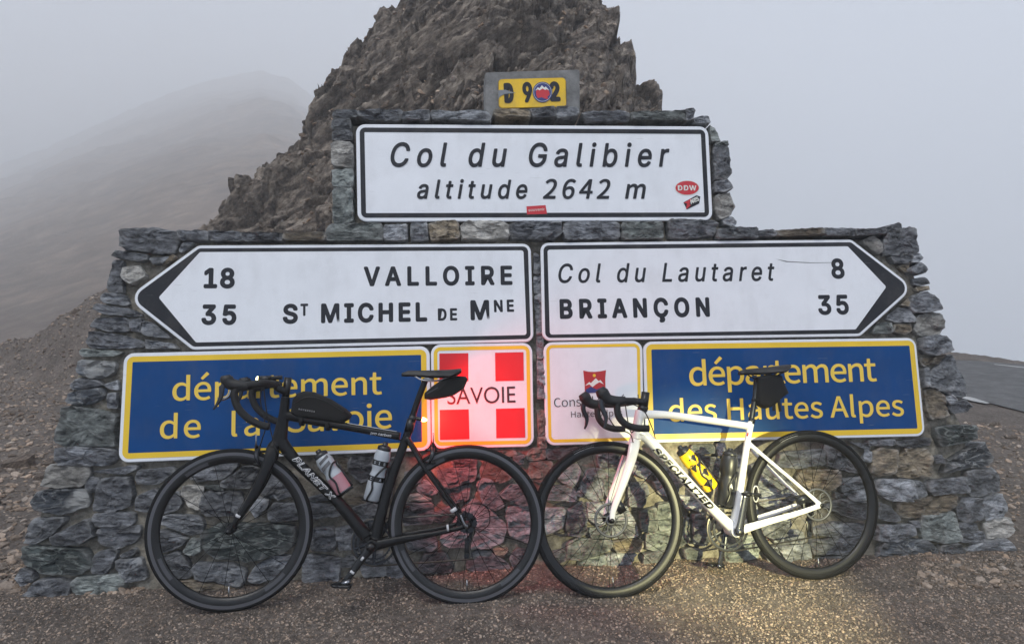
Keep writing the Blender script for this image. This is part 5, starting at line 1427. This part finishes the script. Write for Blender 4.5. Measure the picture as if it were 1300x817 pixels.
sb = [(539, 506), (539, 499), (549, 490), (563, 480.5), (577, 477), (591, 477.5), (594, 481), (589, 493), (577, 501), (566, 504.5), (546, 507.5)]
sbg = empty('saddle_bag', 'small black wedge bag under the saddle of the black bicycle', 'bag', 'bags strapped on the bicycles'); sbg.matrix_world = B.root.matrix_world
bag(sbg, B, sb, .036); mesh_obj('reflective_piping', *sweep([L(542, 499.5, .036), L(556, 491.5, .036)], .002, .001, n=4, seg=6), M['decal_grey'], sbg)
mesh_obj('strap', *sweep([L(547, 503, .030), L(560, 493, .037), L(570, 482, .034)], .006, .0015, n=10, seg=8), M['nylon'], sbg, smooth=True)
# lamps' own light
ld = bpy.data.lights.new('rear_lamp', 'SPOT'); ld.energy = 6.5; ld.color = (1, .035, .02); ld.spot_size = R(140); ld.spot_blend = .6; ld.shadow_soft_size = .008
lo = bpy.data.objects.new('rear_lamp', ld); C.objects.link(lo)
pw = B.root.matrix_world @ Vector(L(545.5, 533.5)); lo.location = pw
dv = (B.root.matrix_world.to_3x3() @ Vector((.72, .66, -.28))).normalized(); lo.rotation_euler = (-dv).to_track_quat('Z', 'Y').to_euler()

# ---------------------------------------------------------------- white bicycle
W = Bike('road_bicycle', 'white disc brake road bicycle leaning against the wall on the right', 1.3989, 3.0812, R(10.571), R(13.238), R(-4.0), .982, .336)
L = W.L; ht, hbm = L(812.5, 520.5), L(806.5, 557); W.set_steer(ht, hbm)
bb = L(930.0, 672.5)
fr = [sweep([L(815, 525.5), L(850, 526.5), L(900, 533.2), L(950, 540.5)], [.021, .0165, .0165, .0165], [.018, .017, .016, .015], n=26, seg=16, sq=2.3),
      sweep([L(810, 546), L(826, 560), L(863, 601), L(902, 643.5), L(928, 669)], [.026, .024, .0225, .0225, .026], [.023, .025, .028, .034], n=26, seg=16, sq=2.5),
      sweep([ht, L(809.5, 538), hbm], [.021, .022, .026], [.021, .021, .025], n=14, seg=16),
      sweep([L(954, 534), L(949, 560), L(941, 610), L(932, 668)], [.0145, .0145, .017, .022], [.013, .0135, .015, .024], n=26, seg=16, sq=2.3),
      cyl(bb+np.array([0, -.043, 0]), bb+np.array([0, .043, 0]), .026, 20)]
rd = W.rc
for sg in (-1, 1):
    y = sg*.066
    fr.append(sweep([L(949, 562)+np.array([0, sg*.008, 0]), L(965, 578)+np.array([0, sg*.030, 0]), (L(965, 578)+rd)/2+np.array([0, sg*.054, 0]), rd+np.array([0, y, 0])], [.0115, .0095, .0085, .011], [.009, .007, .007, .007], n=26, seg=12))
    fr.append(sweep([bb+np.array([.01, sg*.030, .0]), bb*.66+rd*.34+np.array([0, sg*.046, 0]), bb*.3+rd*.7+np.array([0, sg*.060, -.002]), rd+np.array([0, y, 0])], [.021, .016, .013, .012], [.010, .009, .008, .007], n=26, seg=12))
o = W.part('frame', join(*fr), 'gloss_white'); smooth_union(o); wframe = o
fk = [sweep([hbm, W.LS(804, 566)], [.025, .028], [.025, .034], n=6, seg=16)]; fc = W.fc; crown = W.LS(803, 568)
for sg in (-1, 1):
    fk.append(sweep([W.LS(804, 563)+np.array([0, sg*.020, 0]), W.LS(801, 584, .044)*K_+np.array([0, sg*.044, 0]), W.LS(791.5, 612, .053)*K_+np.array([0, sg*.053, 0]), W.LS(779, 646, .055)*K_+np.array([0, sg*.055, 0]), fc+np.array([0, sg*.055, -.006])], [.026, .0225, .0185, .014, .012], [.013, .012, .009, .008, .007], n=26, seg=14, sq=2.4))
o = W.part('fork', join(*fk), 'gloss_white', steered=True); smooth_union(o)
wheel(W, W.fc, True, 'disc', 24, rotor=-.040); wheel(W, W.rc, False, 'disc', 24, rotor=-.040, cassette=True)
for c, sgt, y in ((W.fc, True, -.063), (W.rc, False, -.074)):
    W.part('axle', join(cyl(c+np.array([0, y, 0]), c+np.array([0, -y, 0]), .0105)), 'decal_black', steered=sgt)
W.part('seatpost', sweep([L(953.5, 536), L(957.5, 510), L(962.5, 482)], [.0135, .0125, .012], [.010]*3, n=10), 'dark_alloy')
W.part('seat_collar', sweep([L(953.5, 537.5), L(955, 531)], .0155, .013, n=3), 'decal_black')
# cockpit
W.part('headset_spacer', join(cyl(W.LS(817, 519), W.LS(819.5, 497.5), .0185, 18), cyl(W.LS(815, 521.5), W.LS(817, 515.5), .023, 18)), 'decal_black', steered=True)
hc = W.LS(795, 510.5); W.part('stem', sweep([W.LS(818, 511), W.LS(806, 509), hc], [.017, .0155, .0175], [.017, .015, .02], n=12), 'decal_black', steered=True)
near = [hc, hc+np.array([0, -.07, .0]), hc+np.array([-.002, -.13, .0]), hc+np.array([-.016, -.172, -.002]), W.LS(791, 509, .180), W.LS(784, 512, .181), W.LS(785, 527, .183), W.LS(794, 538, .186), W.LS(808, 543, .190), W.LS(824, 543.5, .193)]
bar = sweep(near, [.016, .0165, .016, .0155, .015, .015, .015, .015, .015, .0145], n=60, seg=12)
mir = ([(v[0], -v[1], v[2]) for v in bar[0]], [f_[::-1] for f_ in bar[1]])
W.part('handlebar', join(bar, mir), 'tape', steered=True)
shifter(W, [W.LS(794, 508, .180), W.LS(783, 509, .180), W.LS(772, 506.5, .178), W.LS(765, 499, .176), W.LS(761, 493.5, .175)], [.0175, .022, .023, .029, .021],
        [W.LS(765, 503, .180), W.LS(763.5, 515, .183), W.LS(769, 528, .186), W.LS(768.5, 537, .188), W.LS(766.5, 543.5, .190)], [.012, .012, .010, .007, .004])
W.part('cable', join(sweep([W.LS(792, 512, .06), W.LS(795, 530, .05), W.LS(800, 548, .03), L(806, 545, .022)], .0026, n=24, seg=6),
    sweep([W.LS(798, 511, .09), W.LS(815, 520, .09), W.LS(826, 540, .06), L(832, 556, .03)], .0026, n=24, seg=6),
    sweep([W.LS(770, 530, .10), W.LS(780, 542, .07), W.LS(798, 550, .05), W.LS(803, 561, .036)], .0026, n=24, seg=6)), 'cable')
# calipers
W.part('disc_calliper', join(box(W.fc+np.array([.040, -.040, .058]), (.034, .030, .060), .5)), 'dark_alloy', steered=True)
W.part('disc_calliper', join(box(W.rc+np.array([-.072, -.044, .030]), (.062, .026, .030), .2)), 'dark_alloy')
# drivetrain
pdv = L(948, 622, .074)-bb; root_, d_, L_ = drivetrain(W, bb, math.atan2(pdv[2], pdv[0]), .100, 'crank_grey')
chain(W, bb, W.rc, .100); derailleur(W, W.rc)
pc = bb+d_*L_+np.array([.0, -.125, .0])
V, F = revolve([(.030, -.004), (.034, -.004), (.034, .004), (.030, .004)], seg=28)
W.part('pedal_cage', ([(pc[0]+.022+v[0]*.42+v[2]*.10, pc[1]+v[1]+.01, pc[2]+v[2]*1.05) for v in V], F), 'reflect')
saddle(W, L(937.5, 469.5), L(997, 463.5), None, 0, .070)
ct = L(965, 481); W.part('saddle_clamp', box(ct, (.040, .046, .016)), 'decal_black')
sbg = empty('saddle_bag', 'black roll bag hanging under the saddle of the white bicycle', 'bag', 'bags strapped on the bicycles'); sbg.matrix_world = W.root.matrix_world
bag(sbg, W, [(960, 478), (975, 475), (989, 476), (993, 488), (998, 499), (990, 505), (978, 516), (970, 518.5), (960, 513), (958.5, 503)], .040)
for q in ([(982, 500), (982.5, 521)], [(987, 498), (990.5, 522)]): mesh_obj('strap', *sweep([L(q[0][0], q[0][1], .038), L(q[1][0], q[1][1], .034)], .0075, .0015, n=5, seg=8), M['nylon'], sbg, smooth=True)
mesh_obj('strap', *sweep([L(954, 508, .0), L(962, 507, .022), L(974, 503, .041)], .006, .0015, n=8, seg=8), M['nylon'], sbg, smooth=True)
# decals
A_, B_ = L(828.5, 571, .028), L(903.5, 647.8, .028)
tube_text(W, wframe, 'SPECIALIZED', L(828.7, 571.8, .026), L(901.3, 647.6, .026), .029, 'decal_black', lift=.005, fnt='inter', bold=.04, sq=None, shear=.25)
tube_text(W, wframe, 'tarmac', L(812, 551.5, .025), L(822, 553.5, .025), .005, 'decal_grey', fnt='inter', bold=.0, sq=None)
W.part('frame_badge', sweep([L(949.8, 549, .0145), L(948.8, 553, .0145)], .004, .0015, n=3), 'crimson')
# bottles
p0, p1 = L(903.5, 619), L(862, 566); cage(W, p0, p1, .036, 0)
r_, spin, H = bottle(W, p0, p1, .0345, 0, 'water_bottle', 'yellow and black bottle on the down tube of the white bicycle', 'bottle_yellow', 'bottle_black')
for z0, z1, t0, t1 in ((.12, .19, -3.1, 0), (.50, .60, -2.9, -1.2), (.66, .74, -2.0, -.3), (.30, .40, -1.9, -.1)):
    V = []; F = []
    for k in range(13):
        t = t0+(t1-t0)*k/12; sh = .012*math.sin(k*.9)
        for z in (z0*H+sh, z1*H-sh*.4): V.append((.0351*math.cos(t)*(.885 if .46 < z/H < .55 else 1), .0351*math.sin(t)*(.885 if .46 < z/H < .55 else 1), z))
    for k in range(12): F.append([2*k, 2*k+2, 2*k+3, 2*k+1])
    mesh_obj('printed_band', V, F, M['bottle_black'], r_, smooth=True)
p0, p1 = L(920.5, 641), L(927.5, 568.5); cage(W, p0, p1, .039, 0)
r_, spin, H = bottle(W, p0, p1, .038, 0, 'tool_bottle', 'plain black bottle on the seat tube of the white bicycle', 'bottle_black', 'bottle_black')
wrap_text(r_, 'A', .0383, H*.30, .5, .022, 'decal_white'); 
# a rider's headlamp shining from beside the photographer lights this bicycle
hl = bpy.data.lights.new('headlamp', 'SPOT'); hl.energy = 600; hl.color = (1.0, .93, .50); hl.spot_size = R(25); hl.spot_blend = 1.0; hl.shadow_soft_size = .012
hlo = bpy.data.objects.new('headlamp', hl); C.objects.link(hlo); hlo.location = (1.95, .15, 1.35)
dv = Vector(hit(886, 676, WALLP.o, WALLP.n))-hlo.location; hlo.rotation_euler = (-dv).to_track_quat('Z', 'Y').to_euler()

# ================================================================== CLOUD THE PASS STANDS IN
hz, hnt = bpy.data.materials.new('cloud_haze'), None
hz.use_nodes = True; hnt = hz.node_tree; hnt.nodes.clear()
ho = N(hnt, 'ShaderNodeOutputMaterial'); pv = N(hnt, 'ShaderNodeVolumePrincipled')
pv.inputs['Color'].default_value = (.97, .975, .985, 1); pv.inputs['Density'].default_value = .0056
hnt.links.new(pv.outputs[0], ho.inputs['Volume'])
b = bmesh.new(); bmesh.ops.create_cube(b, size=1); me = bpy.data.meshes.new('haze'); b.to_mesh(me); b.free(); me.materials.append(hz)
hb = bpy.data.objects.new('haze', me); C.objects.link(hb); hb.scale = (1400, 760, 240); hb.location = (0, 320, 60)
tag(hb, 'pale cloud drifting over the pass and hiding the far slopes', 'cloud', kind='stuff')
